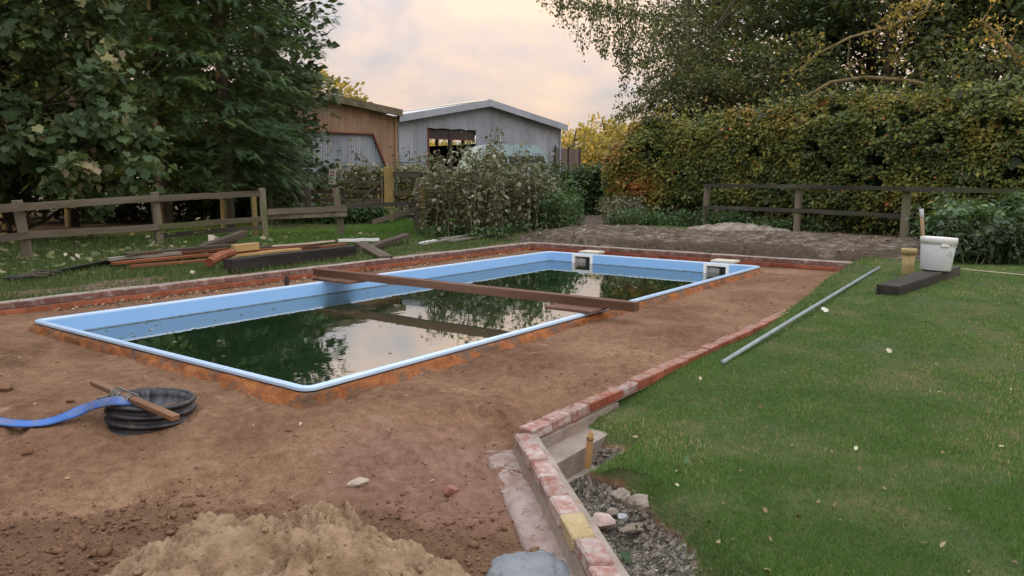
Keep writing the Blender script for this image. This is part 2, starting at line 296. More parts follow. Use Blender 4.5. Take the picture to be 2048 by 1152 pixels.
# barn
rough_mat('tin_grey', [(0.28, (0.26, 0.28, 0.32)), (0.5, (0.35, 0.375, 0.42)), (0.75, (0.43, 0.45, 0.49))], 1.6, 0.55, 0.1, 0.004, 30, (1, 1, 0.35), rnd=0.13, spots=((0.33, 0.25, 0.18), 1.1, 0.60, 0.78), spec=0.5)
rough_mat('tin_rust', [(0.28, (0.26, 0.155, 0.098)), (0.5, (0.36, 0.225, 0.145)), (0.75, (0.44, 0.30, 0.21))], 1.8, 0.75, 0.2, 0.004, 30, (1, 1, 0.3), rnd=0.12)
rough_mat('roof_tin', [(0.28, (0.33, 0.36, 0.42)), (0.7, (0.44, 0.47, 0.53))], 1.5, 0.45, 0.1, 0.004, 30, spec=0.6)
rough_mat('fascia_metal', [(0.28, (0.33, 0.36, 0.40)), (0.7, (0.44, 0.465, 0.50))], 2.0, 0.55, 0.1, 0.004, 30, rnd=0.08)
rough_mat('fascia_mossy', [(0.28, (0.10, 0.082, 0.05)), (0.5, (0.17, 0.14, 0.085)), (0.75, (0.26, 0.225, 0.15))], 3.0, 0.9, 0.5, 0.01, 30)
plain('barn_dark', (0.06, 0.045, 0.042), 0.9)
plain('barn_red', (0.16, 0.045, 0.03), 0.8)
plain('vehicle_green', (0.17, 0.24, 0.24), 0.35, 0.5, var=0.08)
plain('vehicle_glass', (0.05, 0.065, 0.07), 0.12, 0.6)
rough_mat('panel_wood', [(0.28, (0.12, 0.09, 0.075)), (0.7, (0.22, 0.17, 0.145))], 3.0, 0.9, 0.4, 0.01, 30)
plain('sign_board', (0.62, 0.56, 0.52), 0.6, var=0.06)
plain('sign_ink', (0.05, 0.04, 0.04), 0.7)
plain('sign_red', (0.35, 0.05, 0.04), 0.7)
# foliage
leaf_mat('leaf_maple', [(0.0, (0.035, 0.062, 0.026)), (0.45, (0.060, 0.098, 0.038)), (0.72, (0.105, 0.145, 0.058)), (0.86, (0.19, 0.20, 0.085)), (0.95, (0.30, 0.27, 0.13)), (1.0, (0.30, 0.24, 0.15))])
leaf_mat('leaf_conifer', [(0.0, (0.024, 0.045, 0.021)), (0.5, (0.045, 0.082, 0.032)), (0.85, (0.085, 0.140, 0.044)), (1.0, (0.15, 0.19, 0.06))], trans=0.2, tint=1.6)
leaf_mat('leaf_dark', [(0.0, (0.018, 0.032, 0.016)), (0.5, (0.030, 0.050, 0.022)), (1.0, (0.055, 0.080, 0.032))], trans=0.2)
leaf_mat('leaf_birch', [(0.0, (0.045, 0.055, 0.024)), (0.5, (0.085, 0.095, 0.040)), (0.85, (0.15, 0.145, 0.058)), (1.0, (0.27, 0.20, 0.06))], trans=0.3)
leaf_mat('leaf_beech', [(0.0, (0.045, 0.068, 0.024)), (0.25, (0.080, 0.108, 0.034)), (0.48, (0.14, 0.155, 0.040)), (0.68, (0.22, 0.20, 0.046)), (0.86, (0.29, 0.19, 0.05)), (1.0, (0.34, 0.12, 0.045))], trans=0.3, tint=1.4)
leaf_mat('leaf_copper', [(0.0, (0.08, 0.070, 0.026)), (0.4, (0.15, 0.115, 0.035)), (0.75, (0.25, 0.155, 0.05)), (1.0, (0.33, 0.13, 0.05))], trans=0.3)
leaf_mat('leaf_olive', [(0.0, (0.035, 0.048, 0.020)), (0.5, (0.066, 0.085, 0.030)), (0.85, (0.12, 0.12, 0.040)), (1.0, (0.22, 0.15, 0.05))], trans=0.3)
leaf_mat('leaf_gold', [(0.0, (0.13, 0.115, 0.025)), (0.5, (0.26, 0.20, 0.040)), (1.0, (0.42, 0.29, 0.06))], trans=0.35)
leaf_mat('leaf_bramble', [(0.0, (0.060, 0.064, 0.032)), (0.35, (0.105, 0.106, 0.050)), (0.62, (0.17, 0.158, 0.085)), (0.82, (0.27, 0.25, 0.17)), (1.0, (0.42, 0.37, 0.29))], trans=0.25, tint=1.15)
leaf_mat('leaf_nettle', [(0.0, (0.030, 0.060, 0.024)), (0.5, (0.050, 0.098, 0.034)), (1.0, (0.090, 0.155, 0.050))], trans=0.3)
leaf_mat('leaf_laurel', [(0.0, (0.030, 0.060, 0.024)), (0.5, (0.055, 0.105, 0.036)), (0.85, (0.11, 0.17, 0.055)), (1.0, (0.22, 0.23, 0.06))], trans=0.25, rough=0.35)
leaf_mat('leaf_ivy', [(0.0, (0.014, 0.024, 0.011)), (0.6, (0.026, 0.042, 0.018)), (1.0, (0.05, 0.070, 0.028))], trans=0.15, rough=0.6)
leaf_mat('grass_blade', [(0.0, (0.042, 0.092, 0.023)), (0.45, (0.070, 0.148, 0.033)), (0.74, (0.108, 0.188, 0.047)), (0.86, (0.22, 0.215, 0.085)), (1.0, (0.36, 0.29, 0.16))], trans=0.3, spec=0.2, tint=1.5)
leaf_mat('grass_bright', [(0.0, (0.045, 0.105, 0.020)), (0.6, (0.080, 0.180, 0.032)), (1.0, (0.13, 0.22, 0.05))], trans=0.3, spec=0.2)
leaf_mat('grass_rough', [(0.0, (0.040, 0.075, 0.024)), (0.5, (0.075, 0.115, 0.038)), (0.85, (0.15, 0.155, 0.065)), (1.0, (0.27, 0.225, 0.12))], trans=0.3, spec=0.2)
leaf_mat('leaf_fallen', [(0.0, (0.09, 0.055, 0.028)), (0.35, (0.18, 0.12, 0.06)), (0.7, (0.34, 0.27, 0.16)), (1.0, (0.52, 0.47, 0.36))], trans=0.1)
leaf_mat('leaf_floating', [(0.0, (0.06, 0.075, 0.03)), (0.5, (0.15, 0.14, 0.06)), (1.0, (0.38, 0.34, 0.24))], trans=0.0)
M = MATS
# ---- water: murky green, mirror-smooth
m, n, b, out = mat_base('water'); v, _ = coords(n, 'Object', (1, 1, 1), rand=False)
df = n.add('ShaderNodeBsdfDiffuse'); n.link(n.ramp(n.noise(v, 1.2, 3), [(0.3, (0.012, 0.034, 0.013)), (0.7, (0.020, 0.050, 0.020))]), df.inputs[0])
gl = n.add('ShaderNodeBsdfGlossy', Roughness=0.012); fr = n.add('ShaderNodeFresnel', IOR=3.6)
bp = n.add('ShaderNodeBump', Strength=0.06, Distance=0.02); n.link(n.math('ADD', n.noise(v, 2.2, 2), n.math('MULTIPLY', n.noise(v, 9, 2), 0.25)), bp.inputs['Height'])
n.link(bp.outputs[0], gl.inputs['Normal']); n.link(bp.outputs[0], fr.inputs['Normal'])
mx = n.add('ShaderNodeMixShader'); n.link(n.math('ADD', n.math('MULTIPLY', fr.outputs[0], 0.48), 0.50), mx.inputs[0]); n.link(df.outputs[0], mx.inputs[1]); n.link(gl.outputs[0], mx.inputs[2]); n.link(mx.outputs[0], out.inputs[0])
# ---- ground: compacted dirt, grass soil, gravel, clumpy soil, brick dust, pale bank, leaf litter by painted region masks
m, n, b, out = mat_base('ground'); v, _ = coords(n, 'Object', rand=False)
ma = n.add('ShaderNodeAttribute', attribute_name='mask_a'); mb = n.add('ShaderNodeAttribute', attribute_name='mask_b')
sa = n.add('ShaderNodeSeparateColor'); sb = n.add('ShaderNodeSeparateColor'); n.link(ma.outputs['Color'], sa.inputs[0]); n.link(mb.outputs['Color'], sb.inputs[0])
nb = n.noise(v, 0.9, 8, 0.62, 0.4); nf = n.noise(v, 14, 6, 0.65, 0.2); nff = n.noise(v, 70, 4, 0.6)
dirt = n.ramp(n.math('ADD', n.math('MULTIPLY', nb, 0.6), n.math('MULTIPLY', nf, 0.4)), [(0.36, (0.118, 0.060, 0.034)), (0.46, (0.190, 0.104, 0.061)), (0.55, (0.250, 0.146, 0.088)), (0.66, (0.33, 0.208, 0.132))])
dirt = n.mix(n.smooth(n.noise(v, 24, 6, 0.75), 0.56, 0.72), dirt, (0.10, 0.058, 0.036)); dirt = n.mix(n.smooth(n.noise(v, 3.2, 7, 0.7, 0.5), 0.58, 0.72), dirt, (0.34, 0.225, 0.145))
def edge(sock, lo=0.35, hi=0.65, amp=0.55, src=None):
    return n.smooth(n.math('ADD', sock, n.math('MULTIPLY', n.math('SUBTRACT', src or nf, 0.5), amp)), lo, hi)
dirt = n.mix(0.55, dirt, n.ramp(n.noise(v, 95, 5, 0.75), [(0.34, (0.25, 0.25, 0.25)), (0.66, (0.86, 0.84, 0.80))]), 'OVERLAY')
c = dirt
c = n.mix(n.math('MULTIPLY', edge(sb.outputs[0], 0.35, 1.0, 1.6, n.noise(v, 4.0, 7, 0.7, 0.4)), 0.5), c, n.ramp(nf, [(0.3, (0.185, 0.092, 0.068)), (0.7, (0.33, 0.195, 0.160))]))
c = n.mix(edge(sa.outputs[2], 0.3, 0.7, 0.8), c, n.ramp(nf, [(0.3, (0.115, 0.062, 0.036)), (0.7, (0.215, 0.122, 0.072))]))
c = n.mix(edge(sb.outputs[1], 0.3, 0.7, 0.8), c, n.ramp(n.noise(v, 6, 7, 0.7), [(0.32, (0.045, 0.033, 0.024)), (0.48, (0.110, 0.082, 0.060)), (0.58, (0.185, 0.145, 0.112)), (0.68, (0.34, 0.29, 0.24))]))
c = n.mix(edge(sb.outputs[2], 0.3, 0.7, 0.6), c, n.ramp(nf, [(0.3, (0.050, 0.036, 0.024)), (0.7, (0.12, 0.088, 0.058))]))
vor = n.add('ShaderNodeTexVoronoi', Scale=55.0); n.link(v, vor.inputs['Vector'])
c = n.mix(edge(sa.outputs[1], 0.35, 0.6, 0.5), c, n.ramp(vor.outputs['Color'], [(0.2, (0.055, 0.045, 0.036)), (0.6, (0.16, 0.135, 0.11)), (0.9, (0.38, 0.34, 0.29))]))
gsoil = n.ramp(n.math('ADD', n.math('MULTIPLY', n.noise(v, 2.2, 6, 0.6), 0.6), n.math('MULTIPLY', nf, 0.4)), [(0.34, (0.048, 0.078, 0.024)), (0.5, (0.078, 0.102, 0.034)), (0.62, (0.13, 0.118, 0.052))])
c = n.mix(edge(sa.outputs[0], 0.35, 0.6, 0.5), c, gsoil)
n.link(c, b.inputs['Base Color']); b.inputs['Roughness'].default_value = 0.95; b.inputs['Specular IOR Level'].default_value = 0.2
hh = n.math('ADD', n.math('ADD', n.math('MULTIPLY', nf, 1.0), n.math('MULTIPLY', nff, 0.45)), n.math('MULTIPLY', n.noise(v, 5, 6, 0.65), 1.4)); bump(n, b, hh, 1.0, 0.035)

# ------------------------------------------------------------------ terrain
WLEFT, WFAR, WRIGHT = 5.00, 9.76, -1.35
CORN = np.array([0.42, -1.38]); DN = np.array([-0.683, -0.730])      # near wall starts here, runs towards the camera
def wall_dist(u, v):                      # signed: >0 on the lawn side of edging + near wall
    s = (u-CORN[0])*(-DN[1])*1.0 + (v-CORN[1])*DN[0]
    a = -(v-WRIGHT+0.05)
    return np.where(u >= CORN[0], np.minimum(a, np.maximum(s, a)), np.where(u < CORN[0]-0.001, s, a))
def world_xy(u, v): return PB[0]+EU[0]*u+EV[0]*v, PB[1]+EU[1]*u+EV[1]*v
def pit_mask(u, v):
    d = np.where(u > CORN[0], -(v-WRIGHT+0.05), (u-CORN[0])*(-DN[1])+(v-CORN[1])*DN[0])
    wob = (fbm(u*3, v*3, 5)-0.5)*0.25
    return sstep(0.66, 0.30, d+wob)*(1-sstep(0.75, 1.25, u+wob))
def right_side(u, v):
    s = (u-CORN[0])*(-DN[1])+(v-CORN[1])*DN[0]
    return np.where(u > CORN[0], v < WRIGHT-0.05, s > 0.0)
def terrain(u, v, micro=True):
    u = np.asarray(u, float); v = np.asarray(v, float); x, y = world_xy(u, v)
    pad = -0.10-0.16*sstep(5.0, 3.5, y)+0.035*sstep(2.6, 5.0, v)*sstep(2.0, -1.0, u)
    pad = pad - 0.07*sstep(0.5, 0.0, np.hypot(u-0.35, v+1.28))
    lawn = -0.165+0.040*np.clip(u-1.6, 0, 7.5)+0.03*(fbm(u*0.7, v*0.7, 21)-0.5)*2
    lawn = lawn-(0.030+0.05*sstep(2.2, 4.2, u))*sstep(0.55, 0.05, -(v-WRIGHT+0.05))*sstep(7.6, 6.2, u)
    lawn = lawn-0.22*pit_mask(u, v)
    lawn = np.maximum(lawn, -0.165-0.25)
    lip = sstep(5.6, 6.6, u)*sstep(0.5, 0.05, np.abs(v-WRIGHT))*0.05
    left = 0.035+0.05*sstep(6, 9, v)+0.05*(fbm(u*0.8, v*0.8, 9)-0.5)
    bank = -0.03+0.19*sstep(10.25, 10.48, u+(fbm(v*2.2, u*0.5, 4, 4)-0.5)*0.55)+0.14*sstep(10.4, 11.8, u)-0.10*sstep(12.2, 15, u)
    bank = bank+0.09*sstep(0.9, 0.0, np.hypot((u-11.6)/1.2, (v-0.6)/1.9))+0.10*(fbm(u*2.6, v*2.6, 31, 5, 0.6)-0.5)
    bank = bank*(1-0.8*sstep(4.8, 8.5, v))+0.03*sstep(4.8, 8.5, v)
    bank = np.where(v < -1.4, np.maximum(bank, 0.13), bank)
    R = right_side(u, v); far = u > WFAR+0.05; lf = v > WLEFT+0.05
    z = np.where(R, lawn+lip, pad)
    z = np.where(lf & ~far, left, z)
    t = sstep(9.2, 10.2, u)
    z = np.where(R, lawn*(1-t)+np.maximum(bank, 0.135)*t+lip*(1-t), np.where(far, bank, z))
    z = np.where(far & lf, bank*(1-sstep(5.0, 7.0, v))+np.maximum(left, bank*0.6)*sstep(5.0, 7.0, v), z)
    dist = np.hypot(x, y); z = z*(1-sstep(26, 40, dist))+0.15*sstep(26, 40, dist)
    if micro:
        soft = np.where(R | lf, 0.35, 1.0)
        z = z+soft*(0.014*(fbm(u*5, v*5, 3, 3)-0.5)+0.020*(fbm(u*1.6, v*1.6, 8, 2)-0.5))*sstep(60, 30, dist)
        rr = clump_region(x, y)
        if np.ndim(x) > 0: z = z+np.where(R | lf | far, 0.0, 1.0)*prints(x, y)
        z = z+rr*0.060*(np.abs(fbm(x*11, y*11, 12, 4, 0.6)-0.5)*2-0.25)
        z = z+np.where(R | lf | far, 0.0, 1.0)*sstep(9, 4, dist)*0.018*(fbm(x*13, y*13, 52, 4, 0.65)-0.5)
    return z
FPR = np.random.default_rng(11); FOOT = []
for _k in range(16):
    fx, fy, fa = FPR.uniform(-2.8, 0.6), FPR.uniform(3.2, 6.5), FPR.uniform(0, 2*PI)
    for _j in range(FPR.integers(2, 6)):
        FOOT.append((fx+math.cos(fa)*0.62*_j-math.sin(fa)*0.09*(-1)**_j, fy+math.sin(fa)*0.62*_j+math.cos(fa)*0.09*(-1)**_j, fa+0.15*FPR.normal()))
def prints(x, y):
    d = np.zeros_like(x)
    near = (np.abs(x) < 5) & (y > 2.2) & (y < 9); xn, yn = x[near], y[near]; dd = np.zeros_like(xn)
    for fx, fy, fa in FOOT:
        a = (xn-fx)*math.cos(fa)+(yn-fy)*math.sin(fa); b_ = -(xn-fx)*math.sin(fa)+(yn-fy)*math.cos(fa); r_ = np.hypot(a/0.145, b_/0.058); dd += -0.024*sstep(1.05, 0.75, r_)+0.012*np.exp(-((r_-1.25)/0.22)**2)
    for (x0, y0, x1, y1, w_) in ((-2.2, 3.4, 0.9, 5.6, 0.05), (-0.6, 3.3, 1.9, 7.4, 0.05), (-1.0, 3.9, 0.2, 4.6, 0.04)):
        L_ = math.hypot(x1-x0, y1-y0); ux, uy = (x1-x0)/L_, (y1-y0)/L_; t = (xn-x0)*ux+(yn-y0)*uy; o_ = -(xn-x0)*uy+(yn-y0)*ux+0.10*(fbm(t*1.2, t*0+w_*99, 5)-0.5); on = sstep(0, 0.3, t)*sstep(L_, L_-0.4, t); dd += on*(-0.022*sstep(w_, w_*0.5, np.abs(o_))+0.011*np.exp(-((np.abs(o_)-w_*1.4)/0.025)**2))
    d[near] = dd; return d
def clump_region(x, y):                  # loose dark soil round the sand heap
    w = (fbm(x*2.5, y*2.5, 44)-0.5)*0.5
    d = np.minimum(np.hypot((x+1.05)/1.25, (y-3.05)/0.60), np.hypot((x+1.75)/0.85, (y-2.95)/0.75))
    return sstep(1.30, 0.60, d+w*1.4)
def hz(x, y):
    q = np.array([x, y, 0.0])-PB; return float(terrain(q@EU, q@EV))
def lines(*segs):
    out = []
    for a, b_, st in segs: out.append(np.arange(a, b_, st))
    return np.concatenate(out)
def geo(a, b_, n_): return list(np.sign(a)*np.geomspace(abs(a), abs(b_), n_))
INS = 0.035
ul = np.unique(np.round(np.concatenate([geo(-900, -9, 14), lines((-8, -3.6, 0.4), (-3.6, 2.0, 0.034), (2.0, 10.2, 0.075), (10.2, 15, 0.09), (15, 30, 0.6)), geo(30, 900, 16), [INS, PLEN-INS, WFAR+0.02, WFAR+0.08]]), 4))
vl = np.unique(np.round(np.concatenate([geo(-900, -13, 14), lines((-12, -4, 0.35), (-4, 2.6, 0.034), (2.6, 6.2, 0.07), (6.2, 14, 0.3), (14, 30, 0.8)), geo(30, 900, 16), [INS, PWID-INS, WLEFT+0.02, WLEFT+0.08, WRIGHT-0.02, WRIGHT-0.08]]), 4))
UU, VV = np.meshgrid(ul, vl, indexing='ij'); ZZ = terrain(UU, VV); XX, YY = world_xy(UU, VV)
inner = (UU > INS-1e-3) & (UU < PLEN-INS+1e-3) & (VV > INS-1e-3) & (VV < PWID-INS+1e-3)
ZZ = np.where(inner, -0.12, ZZ)
for v0_ in (3.28, 0.80): ZZ = np.where((UU > PLEN-0.06) & (UU < PLEN+0.10) & (np.abs(VV-v0_) < 0.34), np.minimum(ZZ, -0.40), ZZ)
ni, nj = UU.shape; idx = np.arange(ni*nj).reshape(ni, nj)
F = np.stack([idx[:-1, :-1], idx[1:, :-1], idx[1:, 1:], idx[:-1, 1:]], -1).reshape(-1, 4)
uc = (UU[:-1, :-1]+UU[1:, 1:]).ravel()/2; vc = (VV[:-1, :-1]+VV[1:, 1:]).ravel()/2
keep = ~((uc > INS) & (uc < PLEN-INS) & (vc > INS) & (vc < PWID-INS)); F = F[keep]
def masks(u, v):
    x, y = world_xy(u, v); R = right_side(u, v); lf = v > WLEFT+0.05; far = u > WFAR+0.05
    wig = fbm(u*1.7, v*1.7, 77)-0.5
    grass = np.where(R | lf | far, 1.0, 0.0)
    pit = np.where(R, pit_mask(u, v), 0)
    grass = grass*(1-sstep(0.05, 0.8, pit))
    bankd = sstep(0, 0.3, u-WFAR)*sstep(13.1, 12.2, u+wig*1.6)*sstep(-2.6, -1.9, v+wig)*sstep(7.2, 5.6, v+wig*2)
    pth = sstep(0.75, 0.3, np.abs(x-(2.25+0.045*(y-20))+wig*0.5))*sstep(14, 16, y)*sstep(34, 28, y)
    grass = grass*(1-bankd)*(1-pth)
    # bare strip and litter beside the left wall, under the timber
    bare = sstep(0.55, 0.15, v-WLEFT+wig*0.6)*sstep(0.5, 2.0, u)*lf + sstep(0.9, 0.4, np.hypot((u-1.3)/1.4, (v-5.7)/0.5)+wig)*lf
    grass = grass*(1-0.9*np.clip(bare, 0, 1))
    litter = sstep(0.2, 1.4, x-3.2+wig*2)*sstep(11.8, 13.8, u+0*v+wig)*far + sstep(17.5, 19.5, y+wig*2)*sstep(-3.0, -4.6, x)*1.0 + sstep(-9.0, -10.5, x+wig*2)*(y > 9)
    facem = sstep(9.9, 10.2, u)*sstep(10.9, 10.5, u+wig*0.9)*sstep(-1.9, -1.5, v)*sstep(5.6, 2.0, v+wig*2)*0.9
    litter = np.clip(litter+facem, 0, 1); grass = grass*(1-0.85*litter)
    soil = clump_region(x, y)*(~R)
    pink = (~R & ~lf & ~far)*sstep(1.25, 0.2, np.hypot((x+0.25)/1.0, (y-3.95)/0.75)+wig*1.2)
    pale = np.clip(bankd+pth+bare*0.6, 0, 1)
    lawnwear = np.where(R, sstep(0.60, 0.72, fbm(u*1.1, v*1.1, 66))*0.35, 0)
    return grass-lawnwear, pit, soil, pink, pale, litter
g, pt, sl, pk, pl, lt = masks(UU.ravel(), VV.ravel()); one = np.ones_like(g)
me = mesh_np('ground', np.stack([XX.ravel(), YY.ravel(), ZZ.ravel()], -1), F, {'mask_a': np.stack([g, pt, sl, one], -1), 'mask_b': np.stack([pk, pl, lt, one], -1)}, smooth=True)
ground = link('ground', me, M['ground']); tag(ground, kind='structure')
# ------------------------------------------------------------------ swimming pool
SKV = []
for (xa, ya, xb, yb) in ((1145, 507, 1184, 511), (1408, 528, 1457, 532)):
    a = to_uv(on_u(xa, ya, PLEN-0.08))[1]; c_ = to_uv(on_u(xb, yb, PLEN-0.08))[1]; SKV.append((max(a, c_), min(a, c_)))
def outline(inset, r=0.11, n=7, extra=True):
    x0, x1, y0, y1 = inset, PLEN-inset, inset, PWID-inset; r = max(r-inset, 0.02); P_ = []
    def arc(cx, cy, a0):
        for k in range(n+1):
            a = a0+PI/2*k/n; P_.append((cx+r*math.cos(a), cy+r*math.sin(a)))
    def side(p, q, vals=None, m_=14):
        if vals is not None:
            for w_ in vals: P_.append((p[0], w_))
        else:
            for k in range(1, m_): P_.append((p[0]+(q[0]-p[0])*k/m_, p[1]+(q[1]-p[1])*k/m_))
    far_vals = sorted([w_ for s_ in SKV for w_ in (s_[0]-0.035, s_[1]+0.035)])
    arc(x1-r, y0+r, -PI/2); side((x1, y0), (x1, y1), far_vals); arc(x1-r, y1-r, 0)
    side((x1-r, y1), (x0+r, y1)); arc(x0+r, y1-r, PI/2); side((x0, y1-r), (x0, y0+r)); arc(x0+r, y0+r, PI); side((x0+r, y0), (x1-r, y0))
    return P_
pool = empty('swimming_pool', UV(0, 0, 0), ROTZ); tag(pool, 'rectangular swimming pool with pale blue liner and dark green water', 'swimming pool')
def ring_mesh(rows, skip=None, floor=False):
    mb_ = MB(); rings = []
    for ins, z in rows: rings.append([mb_.bm.verts.new((x, y, z)) for x, y in outline(ins)])
    N = len(rings[0])
    for i, (r0, r1) in enumerate(zip(rings, rings[1:])):
        for k in range(N):
            if skip and skip(i, r0[k].co, r0[(k+1) % N].co): continue
            mb_.bm.faces.new((r0[k], r0[(k+1) % N], r1[(k+1) % N], r1[k]))
    if floor: mb_.bm.faces.new(rings[-1])
    return mb_
ring_mesh([(0.010, -0.024), (0.008, -0.004), (0.011, 0.000), (0.016, 0.002), (0.020, 0.0), (0.044, 0.0), (0.047, 0.003), (0.056, 0.003), (0.062, -0.003), (0.063, -0.021)]).build('coping', M['coping_blue'], pool, True)
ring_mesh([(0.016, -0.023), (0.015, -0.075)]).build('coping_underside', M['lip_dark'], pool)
ZT, ZBOT = -0.045, -0.27
def sk_skip(i, a, b_):
    if i != 1: return False
    if abs(a.x-(PLEN-0.064)) > 0.01 or abs(b_.x-(PLEN-0.064)) > 0.01: return False
    mid = (a.y+b_.y)/2
    return any(s_[1]+0.03 < mid < s_[0]-0.03 for s_ in SKV)
ring_mesh([(0.064, -0.020), (0.064, ZT), (0.064, ZBOT), (0.064, -1.35)], sk_skip, True).build('liner', M['liner_blue'], pool)
def sk_skip2(i, a, b_): return abs(a.x-(PLEN-0.0655)) < 0.01 and abs(b_.x-(PLEN-0.0655)) < 0.01 and any(s_[1]+0.03 < (a.y+b_.y)/2 < s_[0]-0.03 for s_ in SKV)
ring_mesh([(0.0650, -0.161), (0.0655, -0.176)], sk_skip2).build('waterline_scum', M['scum'], pool)
for (va, vb) in SKV:
    xw = PLEN-0.064; va2, vb2 = va-0.035, vb+0.035
    fr_ = MB()
    fr_.box((xw-0.008, (va+va2)/2+0.0, -0.16), (0.022, 0.050, 0.30)); fr_.box((xw-0.008, (vb+vb2)/2, -0.16), (0.022, 0.050, 0.30))
    fr_.box((xw-0.008, (va+vb)/2, -0.0305), (0.0215, va2-vb2, 0.040)); fr_.box((xw-0.008, (va+vb)/2, -0.29), (0.0215, va2-vb2, 0.038))
    sk = fr_.build('skimmer', M['white_plastic'], pool); 
    b_ = MB(); d_ = 0.125; a0, a1 = va2-0.002, vb2+0.002
    b_.faces([(xw, a0, ZT), (xw, a1, ZT), (xw+d_, a1, ZT), (xw+d_, a0, ZT), (xw, a0, ZBOT), (xw, a1, ZBOT), (xw+d_, a1, ZBOT), (xw+d_, a0, ZBOT)], [(0, 1, 2, 3), (0, 3, 7, 4), (1, 5, 6, 2), (4, 7, 6, 5), (3, 2, 6, 7)])
    b_.build('skimmer_box', M['white_plastic'], sk)
    w_ = MB(); w_.box((xw+0.06, a0+(a1-a0)*0.62, -0.12), (0.012, 0.02, 0.15)); w_.box((xw+0.10, a0+(a1-a0)*0.80, -0.13), (0.02, abs(a1-a0)*0.38, 0.16)); w_.build('dark_panel', M['dark_recess'], sk)  # dark panels set in the box to make its inside look dark
# orange foam and clay packed under the coping lip
NP = 900; base_o = outline(0.0); per = []
acc = [0.0]
for k in range(len(base_o)): acc.append(acc[-1]+math.dist(base_o[k], base_o[(k+1) % len(base_o)]))
def at_len(s_):
    s_ = s_ % acc[-1]; k = int(np.searchsorted(acc, s_, 'right')-1); k = min(k, len(base_o)-1); t = (s_-acc[k])/max(acc[k+1]-acc[k], 1e-6)
    a, b2 = base_o[k], base_o[(k+1) % len(base_o)]; nx, ny = b2[1]-a[1], -(b2[0]-a[0]); L_ = math.hypot(nx, ny) or 1
    return a[0]+(b2[0]-a[0])*t, a[1]+(b2[1]-a[1])*t, nx/L_, ny/L_
V = []; rows_o = [(-0.014, -0.034), (0.012, -0.042), (0.030, -0.062), (0.052, -0.092), (0.085, -0.130), (0.12, -0.20)]
for k in range(NP):
    x, y, nx, ny = at_len(acc[-1]*k/NP)
    for j, (o_, z_) in enumerate(rows_o):
        w_ = (float(fbm(np.array(k*0.16), np.array(j*0.9), 14, 4, 0.65))-0.5)*1.5; w2 = float(fbm(np.array(k*0.030), np.array(3.0), 6, 3))
        oo = o_*(0.15+1.5*w2)+(0.035*w_ if 0 < j < 5 else 0)
        px_, py_ = x+nx*oo, y+ny*oo; zz = z_+(0.030*w_ if 0 < j < 5 else 0)
        if j == 5: zz = min(zz, float(terrain(px_, py_))-0.05)
        V.append((px_, py_, zz))
nr = len(rows_o); F = [(k*nr+j, ((k+1) % NP)*nr+j, ((k+1) % NP)*nr+j+1, k*nr+j+1) for k in range(NP) for j in range(nr-1)]
link('packing', mesh_np('packing', V, F, smooth=True), M['orange_foam'], pool)
# water
mb_ = MB(); ZW = -0.172; i_ = 0.0635
mb_.faces([(i_, i_, ZW), (PLEN-i_, i_, ZW), (PLEN-i_, PWID-i_, ZW), (i_, PWID-i_, ZW)], [(0, 1, 2, 3)])
for (va, vb) in SKV: mb_.faces([(PLEN-i_, vb+0.035, ZW), (PLEN+0.04, vb+0.035, ZW), (PLEN+0.04, va-0.035, ZW), (PLEN-i_, va-0.035, ZW)], [(0, 1, 2, 3)])
water = mb_.build('water', M['water']); water.location = pool.location; water.rotation_euler = pool.rotation_euler; tag(water, kind='structure')
# ------------------------------------------------------------------ brick walls
def brick_mesh(name, L, Wd, Ht, seed, rag=0.004):
    random.seed(seed); m_ = MB(); m_.box((0, 0, 0), (L, Wd, Ht), jit=rag*0.5); m_.bevel(0.006 if rag < 0.005 else 0.009)
    for v_ in m_.bm.verts: v_.co += Vector((random.uniform(-1, 1), random.uniform(-1, 1), random.uniform(-1, 1)))*rag*0.35
    return m_.mesh(name)
BR = {}
def bricks_of(matn, L=0.215, rag=0.004):
    k = (matn, L)
    if k not in BR: BR[k] = []
    if not BR[k]:
        for i in range(4):
            me_ = brick_mesh('brick', L, 0.1025, 0.065, 100+i, rag); me_.materials.append(M[matn]); BR[k].append(me_)
    return BR[k]
def brick_wall(name, label, p0, p1, ztop, courses, lower_render=0.0, half=0.5, jitter=0.003, cap=None, tops=None):
    """p0, p1 in pool frame (centre line); courses: material names from the top down"""
    a = UV(*p0); b2 = UV(*p1); d = b2-a; L_ = float(np.hypot(d[0], d[1])); ang = math.atan2(d[1], d[0])
    o = empty(name, (a[0], a[1], 0), ang); tag(o, label, 'wall'); random.seed(hash(name) % 97 if False else len(name))
    nz_ = len(courses); zb = ztop-0.075*nz_-lower_render
    m_ = MB(); m_.box((L_/2, 0, (ztop-0.012+zb)/2), (L_-0.008, 0.088, ztop-0.012-zb)); m_.build('mortar', M['mortar'], o)
    for ci, mats_ in enumerate(courses):
        z = ztop-0.0325-0.075*ci; x = 0.1125-(0.1125 if ci % 2 else 0); k = 0
        while x < L_-0.05:
            mn = mats_ if isinstance(mats_, str) else mats_[k % len(mats_)]
            half_b = x-0.1075 < 0
            me_ = random.choice(bricks_of(mn, 0.100 if half_b else 0.215, 0.010 if 'smear' in mn or 'buff' in mn else 0.004))
            bo = link('brick', me_, None, o); bo.location = ((0.052 if half_b else x)+random.uniform(-1, 1)*jitter, random.uniform(-1, 1)*jitter, z+random.uniform(-1, 1)*jitter)
            bo.rotation_euler = (random.choice((0, PI))+random.uniform(-1, 1)*jitter*3, random.uniform(-1, 1)*jitter*3, random.uniform(-1, 1)*jitter*3)
            x += 0.225; k += 1
    return o, L_
lw, LL = brick_wall('brick_wall', 'low two course brick wall along the left bank of the pool', (-3.8, WLEFT+0.05), (WFAR+0.10, WLEFT+0.05), 0.045, ['brick_weathered', 'brick_orange'])
